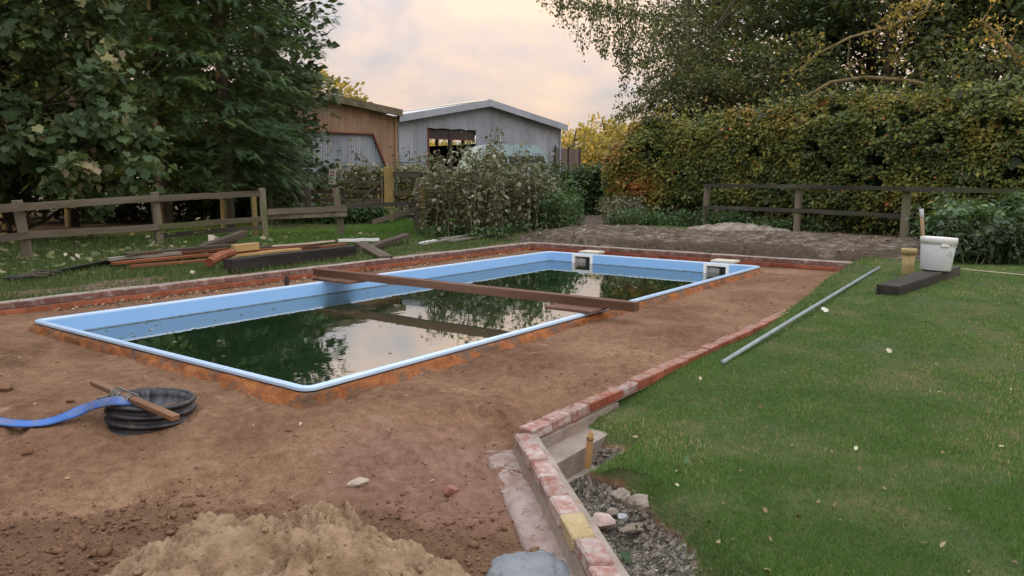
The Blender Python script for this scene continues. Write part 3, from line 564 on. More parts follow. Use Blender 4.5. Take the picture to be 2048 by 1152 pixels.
fw, LF = brick_wall('brick_wall', 'low two course brick wall across the far end of the pool', (WFAR+0.05, WLEFT-0.005), (WFAR+0.05, WRIGHT-0.22), 0.050, ['brick_weathered', 'brick_red'])
def cap_strip(parent, L_, z, seed):      # weathered mortar haunching left on the outer half of the wall
    V = []; n_ = int(L_/0.06)
    for k in range(n_+1):
        x = L_*k/n_; a_ = 0.006+0.018*float(fbm(np.array(k*0.13), np.array(seed*1.0), seed)); side = 1
        yin = 0.045+0.03*(float(vnoise(np.array(k*0.2), np.array(7.0+seed), seed))-0.5)
        V += [(x, yin-0.075, z-0.002), (x, yin-0.06, z+a_), (x, yin, z+a_*0.9), (x, 0.075, z-0.02)]
    F = [(k*4+j, (k+1)*4+j, (k+1)*4+j+1, k*4+j+1) for k in range(n_) for j in range(3)]
    link('mortar_haunch', mesh_np('mortar_haunch', V, F, smooth=True), M['old_cap'], parent)
cap_strip(lw, LL, 0.045, 3); cap_strip(fw, LF, 0.050, 5)
re_, LR = brick_wall('brick_edging', 'brick edging between the dirt surround and the lawn', (CORN[0]+0.03, WRIGHT-0.052), (WFAR-0.02, WRIGHT-0.052), -0.098, [['brick_smeared', 'brick_smeared', 'brick_smeared', 'brick_red', 'brick_red', 'brick_smeared'] + ['brick_red']*60])
re_['category'] = 'edging'
m_ = MB(); m_.box((0.52, -0.006, -0.227), (1.06, 0.106, 0.104), jit=0.006); m_.build('rendered_course', M['render_mortar'], re_)
m_ = MB(); m_.box((0.56, -0.085, -0.325), (1.15, 0.30, 0.15), jit=0.010); m_.build('footing', M['render_mortar'], re_)
m_ = MB(); m_.box((0.40, -0.14, -0.42), (0.80, 0.36, 0.09), jit=0.012); m_.build('footing', M['render_mortar'], re_)
NWE = CORN+DN*2.35
nwall, LN = brick_wall('brick_wall', 'short brick wall angled towards the camera with mortar smeared bricks', tuple(CORN+np.array([0.01, -0.02])), tuple(NWE), -0.105, [['brick_smeared', 'brick_smeared', 'brick_smeared', 'brick_smeared', 'brick_smeared', 'brick_buff', 'brick_smeared', 'brick_smeared', 'brick_smeared', 'brick_smeared', 'brick_smeared']], jitter=0.006)
V = []; n_ = 60                                   # rendered lower face with uneven trowel marks, both sides
for k in range(n_+1):
    x = LN*k/n_
    for j, z in enumerate((-0.165, -0.21, -0.26, -0.31, -0.44)):
        w_ = float(fbm(np.array(k*0.35), np.array(j*0.8), 23, 3))-0.5; V.append((x, -0.046-0.008*j+0.016*w_, z))
F = [(k*5+j, (k+1)*5+j, (k+1)*5+j+1, k*5+j+1) for k in range(n_) for j in range(4)]
link('render_face', mesh_np('render_face', V, F, smooth=True), M['render_mortar'], nwall)
m_ = MB(); m_.box((LN/2, 0.005, -0.31), (LN-0.012, 0.085, 0.27), jit=0.004); m_.build('rendered_course', M['render_mortar'], nwall)
m_ = MB(); m_.bar((0.02, 0.066, -0.20), (LN, 0.066, -0.19), 0.035, 0.16, seg=12, wob=0.004); m_.build('mortar_fillet', M['render_mortar'], nwall)
# concrete footing strip on the dirt side, top a little above the soil
V = []; n_ = 70
for k in range(n_+1):
    t = k/n_; x = -0.03+LN*0.78*t
    for j, (y, z) in enumerate(((-0.045, -0.235), (-0.10, -0.236), (-0.155, -0.238), (-0.205, -0.240), (-0.212, -0.27), (-0.21, -0.36))):
        w_ = float(fbm(np.array(k*0.5), np.array(j*1.3), 61, 3))-0.5; V.append((x+0.004*w_, y+(0.006*w_ if j > 2 else 0), z-0.010*t+(0.010*w_ if j < 4 else 0)))
F = [(k*6+j, (k+1)*6+j, (k+1)*6+j+1, k*6+j+1) for k in range(n_) for j in range(5)]
link('footing', mesh_np('footing', V, F, smooth=False), M['footing'], nwall)
m_ = MB(); m_.box((-0.035, -0.128, -0.27), (0.02, 0.165, 0.075), jit=0.004); m_.build('footing_end', M['footing'], nwall)
for o in (lw, fw, re_, nwall): tag(o, kind='thing')
# ------------------------------------------------------------------ timber beam laid across the pool, on two blocks
def timber(name, p, q, w, h, mat, label, cat, group=None, seg=6, wob=0.002, bev=0.004, up=(0, 0, 1)):
    """one timber as its own object: origin at the first end, long axis along local X"""
    p = Vector(tuple(float(t) for t in p)); q = Vector(tuple(float(t) for t in q)); d = q-p; L_ = d.length
    m_ = MB(); m_.bar((0, 0, 0), (L_, 0, 0), w, h, seg=seg, wob=wob)
    bmesh.ops.bevel(m_.bm, geom=[e for e in m_.bm.edges], offset=bev, segments=1, affect='EDGES') if seg == 1 and bev else None
    o = m_.build(name, M[mat]); o.location = p
    x = d.normalized(); z = Vector(up); y = z.cross(x).normalized(); z = x.cross(y)
    o.rotation_euler = Matrix((x, y, z)).transposed().to_euler()
    return tag(o, label, cat, group)
timber('timber_beam', UV(3.80, -0.42, 0.077), UV(3.74, 4.40, 0.079), 0.115, 0.090, 'beam_wood', 'long brown timber beam laid across the pool', 'timber', seg=10, wob=0.0025)
timber('timber_block', UV(3.50, 0.22, 0.018), UV(3.86, 0.22, 0.018), 0.55, 0.030, 'beam_wood', 'flat timber block under the near end of the long beam', 'timber', seg=1)
timber('timber_block', UV(3.50, 3.85, 0.018), UV(3.98, 3.85, 0.018), 0.70, 0.030, 'beam_wood', 'flat timber block under the far end of the long beam', 'timber', seg=1)
# skimmer lids
for (va, vb), lab in zip(SKV, ('cream square lid behind the skimmer nearer the pool corner', 'cream square lid behind the skimmer nearer the lawn')):
    vm = (va+vb)/2; m_ = MB(); m_.box((0, 0, 0.022), (0.30, abs(va-vb)*0.95, 0.044)); m_.bevel(0.008); o = m_.build('skimmer_lid', M['cream_slab']); p = UV(PLEN+0.165, vm-0.06, -0.005); o.location = p; o.rotation_euler = (0, 0, ROTZ); tag(o, lab, 'lid', 'skimmer lids')
m_ = MB(); m_.tube([(0, 0, -0.10), (0.005, 0.0, 0.09)], 0.028, 8); o = m_.build('pipe_stub', M['lip_dark']); p = G(573, 566, 0.0); o.location = p; tag(o, 'short dark pipe stub standing in the dirt beside the left pool rim', 'pipe')
# ------------------------------------------------------------------ black corrugated ring with stick, rope and hose
RC = G(300, 797, -0.012); rz_ = hz(RC[0], RC[1]); RR = 0.262
ring = empty('corrugated_ring', (RC[0], RC[1], rz_)); tag(ring, 'black corrugated plastic pipe ring standing in the dirt', 'ring'); HR = -0.015-rz_
prof = []
nw = 3
for k in range(nw*8+1):
    t = k/(nw*8); prof.append((RR-0.014+0.014*math.cos(t*nw*2*PI), -0.06+(HR+0.06)*t))
prof += [(RR-0.010, HR+0.010), (RR-0.030, HR+0.012), (RR-0.036, HR)]
MB().lathe(prof, 56).build('outer_shell', M['black_plastic'], ring, True)
MB().lathe([(RR-0.036, HR), (RR-0.046, HR*0.72), (RR-0.040, HR*0.68), (RR-0.050, HR*0.30), (RR-0.046, -0.28), (0.004, -0.28)], 48).build('inner_wall', M['ring_inside'], ring, True)
ring.rotation_euler = (math.radians(-2.0), math.radians(3.0), 0)
s0, s1 = G(187, 765, 0.055), G(352, 836, 0.005)
stick = timber('timber_stick', s0, s1, 0.050, 0.032, 'stick_wood', 'weathered timber stick laid across the black corrugated ring', 'stick', seg=1, bev=0.004)
sv = Vector(tuple(s1-s0)); rope = MB()
for c0, cn in ((0.30, 4), (0.47, 2)):
    pts = []
    for k in range(cn*14+1):
        a = 2*PI*k/14; c_ = Vector(tuple(s0))+sv*(c0+0.028*k/14); side = Vector((-sv.y, sv.x, 0)).normalized()
        pts.append(c_+side*math.cos(a)*0.040+Vector((0, 0, math.sin(a)*0.033-0.002)))
    rope.tube(pts, 0.0055, 5)
for c0 in (0.33, 0.40, 0.50):
    c_ = Vector(tuple(s0))+sv*c0; side = Vector((-sv.y, sv.x, 0)).normalized()
    rope.tube([c_-side*0.036, c_-side*0.042+Vector((0, 0, -0.05)), c_-side*0.040+Vector((0.0, 0, -0.11))], 0.0055, 5)
o = rope.build('rope', M['rope_grey'], None, True); tag(o, 'grey rope lashed round the timber stick at the ring', 'rope')
cpts = [G(250, 792, 0.01), G(222, 790, 0.02), G(196, 797, -0.01), G(178, 810, -0.08), G(150, 822, -0.17)]
o = MB().tube(cpts, 0.006, 5).build('cable', M['rope_grey'], None, True); tag(o, 'thin grey cable looping out of the black ring', 'cable')
def ribbon(name, pts, wid, thick, mat, up0=(0, 0, 1), twist=None):
    P_ = [Vector(tuple(float(q) for q in p)) for p in pts]; fine = []
    for i in range(len(P_)-1):
        p0, p1, p2, p3 = P_[max(i-1, 0)], P_[i], P_[i+1], P_[min(i+2, len(P_)-1)]
        for k in range(8):
            t = k/8; fine.append(0.5*((2*p1)+(p2-p0)*t+(2*p0-5*p1+4*p2-p3)*t*t+(3*p1-p0-3*p2+p3)*t**3))
    fine.append(P_[-1]); m_ = MB(); rings = []; N = len(fine)
    for i, p in enumerate(fine):
        d = (fine[min(i+1, N-1)]-fine[max(i-1, 0)]).normalized(); a = 0 if twist is None else np.interp(i/(N-1), twist[0], twist[1])
        s_ = d.cross(Vector((0, 0, 1))).normalized(); u_ = s_.cross(d); s2 = s_*math.cos(a)+u_*math.sin(a); u2 = u_*math.cos(a)-s_*math.sin(a); w_ = wid if not hasattr(wid, '__len__') else np.interp(i/(N-1), wid[0], wid[1])
        rings.append([m_.bm.verts.new(p+s2*a_*w_/2+u2*b_*thick/2) for a_, b_ in ((-1, 0), (-0.6, -1), (0.6, -1), (1, 0), (0.6, 1), (-0.6, 1))])
    for r0, r1 in zip(rings, rings[1:]):
        for i in range(6): m_.bm.faces.new((r0[i], r0[(i+1) % 6], r1[(i+1) % 6], r1[i]))
    m_.bm.faces.new(rings[0]); m_.bm.faces.new(rings[-1][::-1]); return m_.build(name, M[mat], None, True)
hp = []
for x_, y_, dz in ((268, 806, 0.10), (240, 801, 0.135), (205, 806, 0.105), (175, 815, 0.060), (140, 829, 0.034), (100, 842, 0.024), (60, 847, 0.024), (20, 845, 0.024), (-30, 838, 0.024), (-120, 822, 0.024), (-300, 800, 0.024), (-600, 790, 0.024)):
    q = G(x_, y_, -0.12); q = G(x_, y_, hz(q[0], q[1])+dz); hp.append(q)
o = ribbon('lay_flat_hose', hp, ((0, 0.2, 0.6, 1), (0.070, 0.080, 0.085, 0.085)), 0.009, 'hose_blue', twist=((0, 0.25, 0.5, 1), (0.5, 0.8, 0.25, 0.1))); tag(o, 'flat blue hose running from the black ring to the left', 'hose')
# ------------------------------------------------------------------ stones, rocks, stake, heaps
def rock(name, p, size, mat, label, cat='stone', seed=1, sub=3, rough=0.28, rz=0.0, group=None, sharp=True):
    bm = bmesh.new(); bmesh.ops.create_icosphere(bm, subdivisions=sub, radius=1.0)
    for v_ in bm.verts:
        d = v_.co.normalized(); q = d*1.3+Vector((seed*3.1, seed*1.7, seed*0.9)); r_ = 1+rough*mnoise.noise(q)*1.6+rough*0.5*mnoise.noise(q*2.7)
        if sharp:
            for k in range(11):
                rr = random.Random(seed*31+k); nn = Vector((rr.uniform(-1, 1), rr.uniform(-1, 1), rr.uniform(-1, 1))).normalized(); lim = 0.56+0.26*rr.random(); pr = d.dot(nn)*r_
                if pr > lim: r_ *= lim/pr
        v_.co = Vector((d.x*size[0], d.y*size[1], d.z*size[2]))*r_
    me_ = bpy.data.meshes.new(name); bm.to_mesh(me_); bm.free(); o = link(name, me_, M[mat]); o.location = tuple(float(t) for t in p); o.rotation_euler = (0, 0, rz); return tag(o, label, cat, group)
def on_ground(x, y, guess=-0.15, up=0.0):
    q = G(x, y, guess)
    for _ in range(4): q = G(x, y, hz(q[0], q[1])+up)
    return q
for (x, y, up, s_, mat, lab, sd, rz) in (
    (1207, 1046, 0.035, (0.085, 0.060, 0.050), 'rock_pink', 'pink and white broken stone beside the near brick wall', 3, 0.3),
    (1270, 1054, 0.018, (0.105, 0.050, 0.026), 'rock_grey', 'flat grey brown stone right of the pink stone', 5, 0.35),
    (1242, 992, 0.035, (0.050, 0.036, 0.045), 'rock_grey', 'upright tan stone with flat top in the gravel patch', 7, 0.2),
    (1256, 1003, 0.025, (0.026, 0.036, 0.050), 'rock_grey', 'narrow upright grey stone between two tan stones', 9, 0.6),
    (1277, 1002, 0.035, (0.062, 0.048, 0.055), 'rock_grey', 'largest tan stone at the edge of the gravel and lawn', 11, 0.1),
    (1226, 1024, 0.012, (0.040, 0.034, 0.028), 'rock_grey', 'rounded brown stone behind the pink stone', 13, 0.9),
    (1248, 1034, 0.008, (0.034, 0.026, 0.020), 'steel_grey', 'small bluish grey stone touching the pink stone', 15, 0.4),
    (1132, 945, 0.010, (0.045, 0.035, 0.030), 'charred_wood', 'dark stone at the foot of the near wall corner', 17, 0.2),
    (1168, 925, 0.015, (0.045, 0.030, 0.030), 'rock_grey', 'grey stone below the wooden stake', 19, 0.2),
    (901, 980, 0.012, (0.045, 0.040, 0.032), 'rock_red', 'red brick fragment lying on the dirt left of the near wall', 21, 0.5),
    (714, 966, 0.014, (0.060, 0.034, 0.030), 'rock_pale', 'pale stone on the dirt behind the sand heap', 23, 0.25),
    (1011, 984, 0.006, (0.030, 0.022, 0.014), 'rock_pale', 'small pale chip on the dirt beside the footing strip', 25, 0.4),
    (141, 801, 0.010, (0.036, 0.028, 0.020), 'clod_soil', 'lone brown soil clod left of the black ring', 27, 0.1),
    (56, 903, 0.012, (0.042, 0.034, 0.026), 'clod_soil', 'lone brown soil clod near the left picture edge', 29, 0.1),
    (838, 745, 0.006, (0.070, 0.040, 0.012), 'wet_mortar', 'grey smear of dried mortar on the dirt by the pool packing', 31, 0.6),
    (8, 776, 0.02, (0.07, 0.05, 0.035), 'clod_soil', 'brown soil lump at the far left beside the pool', 33, 0.6),
    (548, 529, 0.02, (0.30, 0.12, 0.07), 'rock_pale', 'long pale stone slab under the charred beam', 35, 0.45),
    (385, 548, 0.03, (0.035, 0.06, 0.07), 'rock_pale', 'small white stone standing on the left wall top', 37, 0.2)):
    rock('stone', on_ground(x, y, -0.2, up), s_, mat, lab, 'stone', sd, 3, rz=rz)
# stake
p = on_ground(1178, 903, -0.3); m_ = MB(); h_ = 0.13
m_.tube([(0, 0, -0.10), (0, 0, h_*0.72), (0.006, 0, h_*0.86), (0.004, 0.003, h_)], [0.020, 0.020, 0.015, 0.003], 5); o = m_.build('wooden_stake', M['stake']); o.location = p; o.rotation_euler = (0.05, 0.04, 0.5); tag(o, 'pointed orange wooden stake standing in the gravel by the footing', 'stake')
m_ = MB(); m_.tube([(math.cos(a)*0.0215, math.sin(a)*0.0215, h_*0.62+0.003*math.sin(a)) for a in np.linspace(0, 2*PI, 12)], 0.003, 4); m_.build('tie_mark', M['lip_dark'], o)
# sand heap: height field with slumped crags
nx_, ny_ = 256, 200; gx = np.linspace(-1.95, 0.42, nx_); gy = np.linspace(1.75, 3.45, ny_); SX, SY = np.meshgrid(gx, gy, indexing='ij')
cx_, cy_ = -0.86, 2.55
ang = np.arctan2((SY-cy_), (SX-cx_)); rr = np.hypot((SX-cx_)/0.78, (SY-cy_)/0.60); rr = rr*(1+0.30*(fbm(SX*2.6, SY*2.6, 51, 3)-0.5))
hgt = 0.33*np.clip(1-rr**2.2, -0.6, 1)
def crag(x, y, sx, sy, h, p=2.0): return h*np.exp(-(np.abs((SX-x)/sx)**p+np.abs((SY-y)/sy)**p))
k1 = AT(432, 1000, 2.86); k2 = AT(668, 985, 2.90); k3 = AT(598, 1012, 2.86)
hgt = hgt+crag(k1[0], 2.80, 0.12, 0.12, 0.05, 3)+crag(k2[0], 2.86, 0.085, 0.12, 0.110, 4)+crag(k3[0], 2.83, 0.06, 0.07, 0.05, 4)+crag(k1[0]-0.10, 2.62, 0.20, 0.16, 0.05, 3)+crag(-0.58, 2.60, 0.10, 0.14, 0.06, 4)-crag(-0.86, 2.86, 0.12, 0.14, 0.05)
bil = np.abs(fbm(SX*7, SY*7, 71, 4, 0.55)-0.5)*2
blk = fbm(SX*5.5, SY*5.5, 29, 3, 0.55)*7; blk = np.floor(blk)+sstep(0.62, 1.0, blk-np.floor(blk))
hgt = hgt+(-0.070*bil+0.03)*sstep(-0.05, 0.12, hgt)+0.034*(blk-3.5)*sstep(0.02, 0.18, hgt)*sstep(0.40, 0.60, fbm(SX*2.2, SY*2.2, 17))+0.030*(fbm(SX*17, SY*17, 81, 4, 0.6)-0.5)+0.018*np.abs(fbm(SX*40, SY*40, 83, 2)-0.5)
ck = fbm(SX*3.6+5, SY*3.6, 123, 4, 0.6); hgt = hgt-0.050*np.exp(-(np.abs(ck-0.5)/0.010))*sstep(0.05, 0.2, hgt)-0.030*np.exp(-(np.abs(fbm(SX*8, SY*8+4, 133, 3)-0.5)/0.014))*sstep(0.05, 0.2, hgt)
QX = (SX-PB[0]); QY = (SY-PB[1]); tz = terrain(QX*EU[0]+QY*EU[1], QX*EV[0]+QY*EV[1])
SZ = tz+hgt; SZ = np.where(hgt < -0.03, tz-0.04, SZ)
idx = np.arange(nx_*ny_).reshape(nx_, ny_); F = np.stack([idx[:-1, :-1], idx[1:, :-1], idx[1:, 1:], idx[:-1, 1:]], -1).reshape(-1, 4)
o = link('sand_heap', mesh_np('sand_heap', np.stack([SX.ravel(), SY.ravel(), SZ.ravel()], -1), F, smooth=True), M['sand']); tag(o, 'craggy heap of damp building sand at the bottom of the picture', 'sand heap')
# wet mortar heap by the near wall
nx_ = 90; c0 = on_ground(1068, 1150, -0.3); gx = np.linspace(-0.30, 0.30, nx_); SX, SY = np.meshgrid(gx, gx, indexing='ij')
rr = np.hypot((SX+0.02)/0.19, SY/0.22)*(1+0.45*(fbm(SX*14+3, SY*14, 91, 3)-0.5)); hh_ = 0.048*np.clip(1-rr**4, -0.5, 1)+0.040*(fbm(SX*16, SY*16, 92, 4, 0.6)-0.5)
idx = np.arange(nx_*nx_).reshape(nx_, nx_); F = np.stack([idx[:-1, :-1], idx[1:, :-1], idx[1:, 1:], idx[:-1, 1:]], -1).reshape(-1, 4)
o = link('mortar_heap', mesh_np('mortar_heap', np.stack([SX.ravel(), SY.ravel(), hh_.ravel()], -1), F, smooth=True), M['wet_mortar']); o.location = (c0[0], c0[1], c0[2]-0.012); tag(o, 'wet blue grey mortar heap against the near wall footing', 'mortar heap')
# spoil heap on the far bank
nx_ = 70; c0 = on_ground(1470, 470, 0.25); gx = np.linspace(-1.0, 1.0, nx_); SX, SY = np.meshgrid(gx*1.25, gx*0.62, indexing='ij'); a_ = -0.55
rr = np.hypot(SX/1.1, SY/0.52)*(1+0.7*(fbm(SX*2.4+3, SY*2.4, 191, 4)-0.5)); hh_ = 0.17*np.clip(1-rr**1.7, -0.6, 1)+0.11*(fbm(SX*6, SY*6, 192, 5, 0.65)-0.5)*sstep(1.25, 0.6, rr)-0.02
WX = c0[0]+SX*math.cos(a_)-SY*math.sin(a_); WY = c0[1]+SX*math.sin(a_)+SY*math.cos(a_); WZ = terrain((WX-PB[0])*EU[0]+(WY-PB[1])*EU[1], (WX-PB[0])*EV[0]+(WY-PB[1])*EV[1])+hh_
idx = np.arange(nx_*nx_).reshape(nx_, nx_); F = np.stack([idx[:-1, :-1], idx[1:, :-1], idx[1:, 1:], idx[:-1, 1:]], -1).reshape(-1, 4)
o = link('spoil_heap', mesh_np('spoil_heap', np.stack([WX.ravel()-c0[0], WY.ravel()-c0[1], WZ.ravel()-c0[2]], -1), F, smooth=True), M['spoil']); o.location = tuple(c0); tag(o, 'pale crumbly spoil heap on the bank by the end fence post', 'spoil heap')
# loose lumps (stuff): soil clods, sand lumps, gravel
def ico(sub=1):
    bm = bmesh.new(); bmesh.ops.create_icosphere(bm, subdivisions=sub, radius=1.0); bm.verts.ensure_lookup_table()
    V = np.array([v_.co[:] for v_ in bm.verts]); F = np.array([[v_.index for v_ in f_.verts] for f_ in bm.faces]); bm.free(); return V, F
def scatter_lumps(name, P_, S_, mat, label, sub=1, flat=0.7):
    V0, F0 = ico(sub); N = len(P_); k = len(V0)
    jit = 1+0.35*(RNG.random((N, k, 1))-0.5)*2; sc = S_[:, None, None]*(1+0.35*(RNG.random((N, 1, 3))-0.5)*2)*np.array([1, 1, flat]); a = RNG.random(N)*2*PI
    V = V0[None]*jit*sc; x = V[..., 0]*np.cos(a)[:, None]-V[..., 1]*np.sin(a)[:, None]; y = V[..., 0]*np.sin(a)[:, None]+V[..., 1]*np.cos(a)[:, None]
    V = np.stack([x, y, V[..., 2]], -1)+P_[:, None]; F = (F0[None]+np.arange(N)[:, None, None]*k).reshape(-1, 3)
    o = link(name, mesh_np(name, V.reshape(-1, 3), F, smooth=True), mat if not isinstance(mat, str) else M[mat]); return tag(o, label, None, None, 'stuff')
def polar0(N, t0, t1, r0, r1):
    r_ = r0*np.exp(RNG.random(N)*math.log(r1/r0)); t = RNG.uniform(t0, t1, N); return r_*np.sin(t), r_*np.cos(t), r_
def zs(X, Y):
    qx, qy = X-PB[0], Y-PB[1]; return terrain(qx*EU[0]+qy*EU[1], qx*EV[0]+qy*EV[1])
X = RNG.uniform(-2.6, 0.2, 9500); Y = RNG.uniform(2.3, 3.9, 9500); keep = RNG.random(9500) < clump_region(X, Y)*1.0; X, Y = X[keep], Y[keep]; S = np.clip(RNG.lognormal(-5.15, 0.5, len(X)), 0.002, 0.026)
scatter_lumps('soil_clods', np.stack([X, Y, zs(X, Y)+S*0.15], -1), S, 'clod_soil', 'loose brown soil clods round the sand heap')
X = RNG.uniform(-4.6, 4.6, 7000); Y = RNG.uniform(2.3, 11.5, 7000); qx, qy = X-PB[0], Y-PB[1]; U_ = qx*EU[0]+qy*EU[1]; V_ = qx*EV[0]+qy*EV[1]
keep = (~right_side(U_, V_)) & (V_ < 4.9) & (U_ < 9.7) & ~((U_ > -0.06) & (U_ < PLEN+0.06) & (V_ > -0.06) & (V_ < PWID+0.06)) & (RNG.random(7000) < 0.10+0.9*sstep(0.48, 0.62, fbm(X*1.1, Y*1.1, 7)))
X, Y = X[keep], Y[keep]; S = np.clip(RNG.lognormal(-5.3, 0.5, len(X)), 0.002, 0.018)
scatter_lumps('dirt_crumbs', np.stack([X, Y, zs(X, Y)+S*0.2], -1), S, 'clod_soil', 'scattered crumbs of brown dirt round the pool')
X, Y, r_ = polar0(11000, -0.75, 0.25, 2.6, 9.0); qx, qy = X-PB[0], Y-PB[1]; U_ = qx*EU[0]+qy*EU[1]; V_ = qx*EV[0]+qy*EV[1]
keep = (~right_side(U_, V_)) & (V_ < 4.9) & ~((U_ > -0.06) & (U_ < PLEN+0.06) & (V_ > -0.06) & (V_ < PWID+0.06)) & (RNG.random(11000) < 0.12+0.88*sstep(0.46, 0.60, fbm(X*2.1, Y*2.1, 97)))
X, Y = X[keep], Y[keep]; S = np.clip(RNG.lognormal(-6.0, 0.45, len(X)), 0.0012, 0.009)
scatter_lumps('soil_grit', np.stack([X, Y, zs(X, Y)+S*0.2], -1), S, 'clod_soil', 'fine grit and crumbs on the bare soil')
a = RNG.random(420)*2*PI; r_ = np.sqrt(RNG.random(420)); X = -0.86+0.84*r_*np.cos(a)*1.08; Y = 2.55+0.72*r_*np.sin(a)
from mathutils.bvhtree import BVHTree
sh = bpy.data.objects['sand_heap']; bv = BVHTree.FromPolygons([v_.co[:] for v_ in sh.data.vertices], [p_.vertices[:] for p_ in sh.data.polygons])
PZ = []
for x, y in zip(X, Y):
    h_ = bv.ray_cast(Vector((x, y, 2)), Vector((0, 0, -1))); PZ.append(max(h_[0].z if h_[0] else -9, hz(x, y)))
S = np.clip(RNG.lognormal(-5.2, 0.6, 420), 0.003, 0.030)
scatter_lumps('sand_lumps', np.stack([X, Y, np.array(PZ)+S*0.1], -1), S, 'sand', 'loose lumps of sand on the heap', 2, 0.8)
m, n, b, out = mat_base('gravel'); v, _ = coords(n, 'Object', rand=False); vo = n.add('ShaderNodeTexVoronoi', Scale=45.0); n.link(v, vo.inputs['Vector'])
n.link(n.ramp(vo.outputs['Color'], [(0.15, (0.075, 0.060, 0.048)), (0.55, (0.17, 0.14, 0.115)), (0.82, (0.27, 0.235, 0.20)), (0.95, (0.50, 0.46, 0.40))]), b.inputs['Base Color']); b.inputs['Roughness'].default_value = 0.85
U_ = RNG.uniform(-1.5, 1.3, 22000); V_ = RNG.uniform(-3.6, -1.38, 22000); keep = right_side(U_, V_) & (RNG.random(22000) < sstep(0.3, 0.75, pit_mask(U_, V_))); U_, V_ = U_[keep], V_[keep]; X, Y = world_xy(U_, V_); S = np.clip(RNG.lognormal(-5.0, 0.35, len(X)), 0.003, 0.016)
scatter_lumps('gravel', np.stack([X, Y, zs(X, Y)+S*0.2], -1), S, M['gravel'], 'loose gravel in the trench beside the near wall')
# ------------------------------------------------------------------ right lawn: bucket, tool, clay pot, sleeper, grey pipe
SLA, SLB = on_ground(1775, 572, 0.0, 0.11), on_ground(1912, 528, 0.1, 0.11)
sd_ = SLB-SLA; sd_[2] = 0
SLB = SLA+sd_/np.hypot(sd_[0], sd_[1])*2.05; zl = hz((SLA[0]+SLB[0])/2, (SLA[1]+SLB[1])/2)+0.055
SLA[2] = hz(SLA[0], SLA[1])+0.055; SLB[2] = hz(SLB[0], SLB[1])+0.055
timber('railway_sleeper', SLA, SLB, 0.25, 0.13, 'sleeper', 'dark weathered sleeper lying on the lawn under the bucket', 'sleeper', seg=1, bev=0.010)
bt = AT(1872, 537, 0.5*(SLA[1]+SLB[1])+0.45); ts = (bt[1]-SLA[1])/(SLB[1]-SLA[1]); ts = min(np.linspace(0, 1, 200), key=lambda t: abs(FPX*(SLA+(SLB-SLA)*t)[0]/((SLA+(SLB-SLA)*t)[1]*cp)+CXP-1884)); BKT = SLA+(SLB-SLA)*ts; BKT[2] = SLA[2]+(SLB[2]-SLA[2])*ts+0.066
bd = BKT[1]; rb = 0.5*67/FPX*bd; hb = 66/FPX*bd
bk = empty('bucket', BKT); tag(bk, 'white plastic bucket with brown stains standing on the dark sleeper', 'bucket')
MB().lathe([(0.002, 0.004), (rb*0.80, 0.0), (rb*0.83, 0.006), (rb*0.95, hb*0.80), (rb*0.955, hb*0.86), (rb*0.90, hb*0.86), (rb*0.78, 0.02), (0.002, 0.02)], 48).build('body', M['grubby_white'], bk, True)
MB().lathe([(rb*0.955, hb*0.80), (rb*1.0, hb*0.805), (rb*1.01, hb*0.97), (rb*0.985, hb), (rb*0.94, hb), (rb*0.92, hb*0.95), (rb*0.93, hb*0.82)], 48).build('rim', M['white_plastic'], bk, True)
for a in (-1.9, 1.25):
    m_ = MB(); m_.box((0, 0, 0), (0.09, 0.02, 0.035)); m_.bevel(0.005); l_ = m_.build('handle_lug', M['white_plastic'], bk); l_.location = (math.cos(a)*rb*0.975, math.sin(a)*rb*0.975, hb*0.765); l_.rotation_euler = (0, 0, a+PI/2)
m_ = MB(); m_.tube([(math.cos(-1.9+3.14*t)*rb*1.02, math.sin(-1.9+3.14*t)*rb*1.02, hb*0.80+0.02-0.05*math.sin(PI*t)) for t in np.linspace(0, 1, 14)], 0.004, 5); m_.build('wire_handle', M['steel_grey'], bk)
bk.rotation_euler = (0.0, math.radians(3.0), 0.2)
hb0 = BKT+np.array([-rb*0.55, 0.05, 0.03]); hb1 = AT(1843, 418, bd+0.06)
tl = empty('tool', hb0); tag(tl, 'wooden tool handle with grey end leaning out of the bucket', 'tool'); dv = hb1-hb0
MB().tube([(0, 0, 0), tuple(dv*0.5), tuple(dv*0.86)], [0.020, 0.021, 0.023], 10).build('handle', M['handle_wood'], tl, True)
MB().tube([tuple(dv*0.86), tuple(dv*0.87), tuple(dv)], [0.024, 0.025, 0.024], 10).build('grip_end', M['steel_grey'], tl, True)
PT = on_ground(1815, 541, 0.1); PT = AT(1815, 541, bd+0.5); PT[2] = hz(PT[0], PT[1])-0.02; pd = PT[1]; rp = 0.5*30/FPX*pd; hp_ = AT(1815, 497, pd)[2]-PT[2]
pot = empty('clay_pipe', PT); tag(pot, 'yellow clay pipe standing upright on the lawn beside the bucket', 'clay pipe')
MB().lathe([(rp*0.72, -0.05), (rp*0.74, hp_*0.3), (rp*0.82, hp_*0.80), (rp*0.62, hp_*0.80), (rp*0.56, 0)], 28).build('barrel', M['yellow_clay'], pot, True)
MB().lathe([(rp*0.82, hp_*0.78), (rp*0.98, hp_*0.80), (rp*1.0, hp_*0.98), (rp*0.95, hp_), (rp*0.66, hp_), (rp*0.62, hp_*0.80)], 28).build('collar', M['yellow_clay'], pot, True)
pp = [on_ground(x, y, -0.08, 0.022) for x, y in ((1445, 725), (1502, 687), (1575, 640), (1640, 602), (1700, 572), (1759, 535))]
zo_ = max(float(hz(*(pp[0]+(pp[-1]-pp[0])*t)[:2]))-float((pp[0]+(pp[-1]-pp[0])*t)[2])+0.016 for t in np.linspace(0.02, 0.98, 30)); pp = [pp[0]+(pp[-1]-pp[0])*t+np.array([0, 0, max(zo_, 0)*math.sin(PI*t)**0.5]) for t in np.linspace(0, 1, 8)]
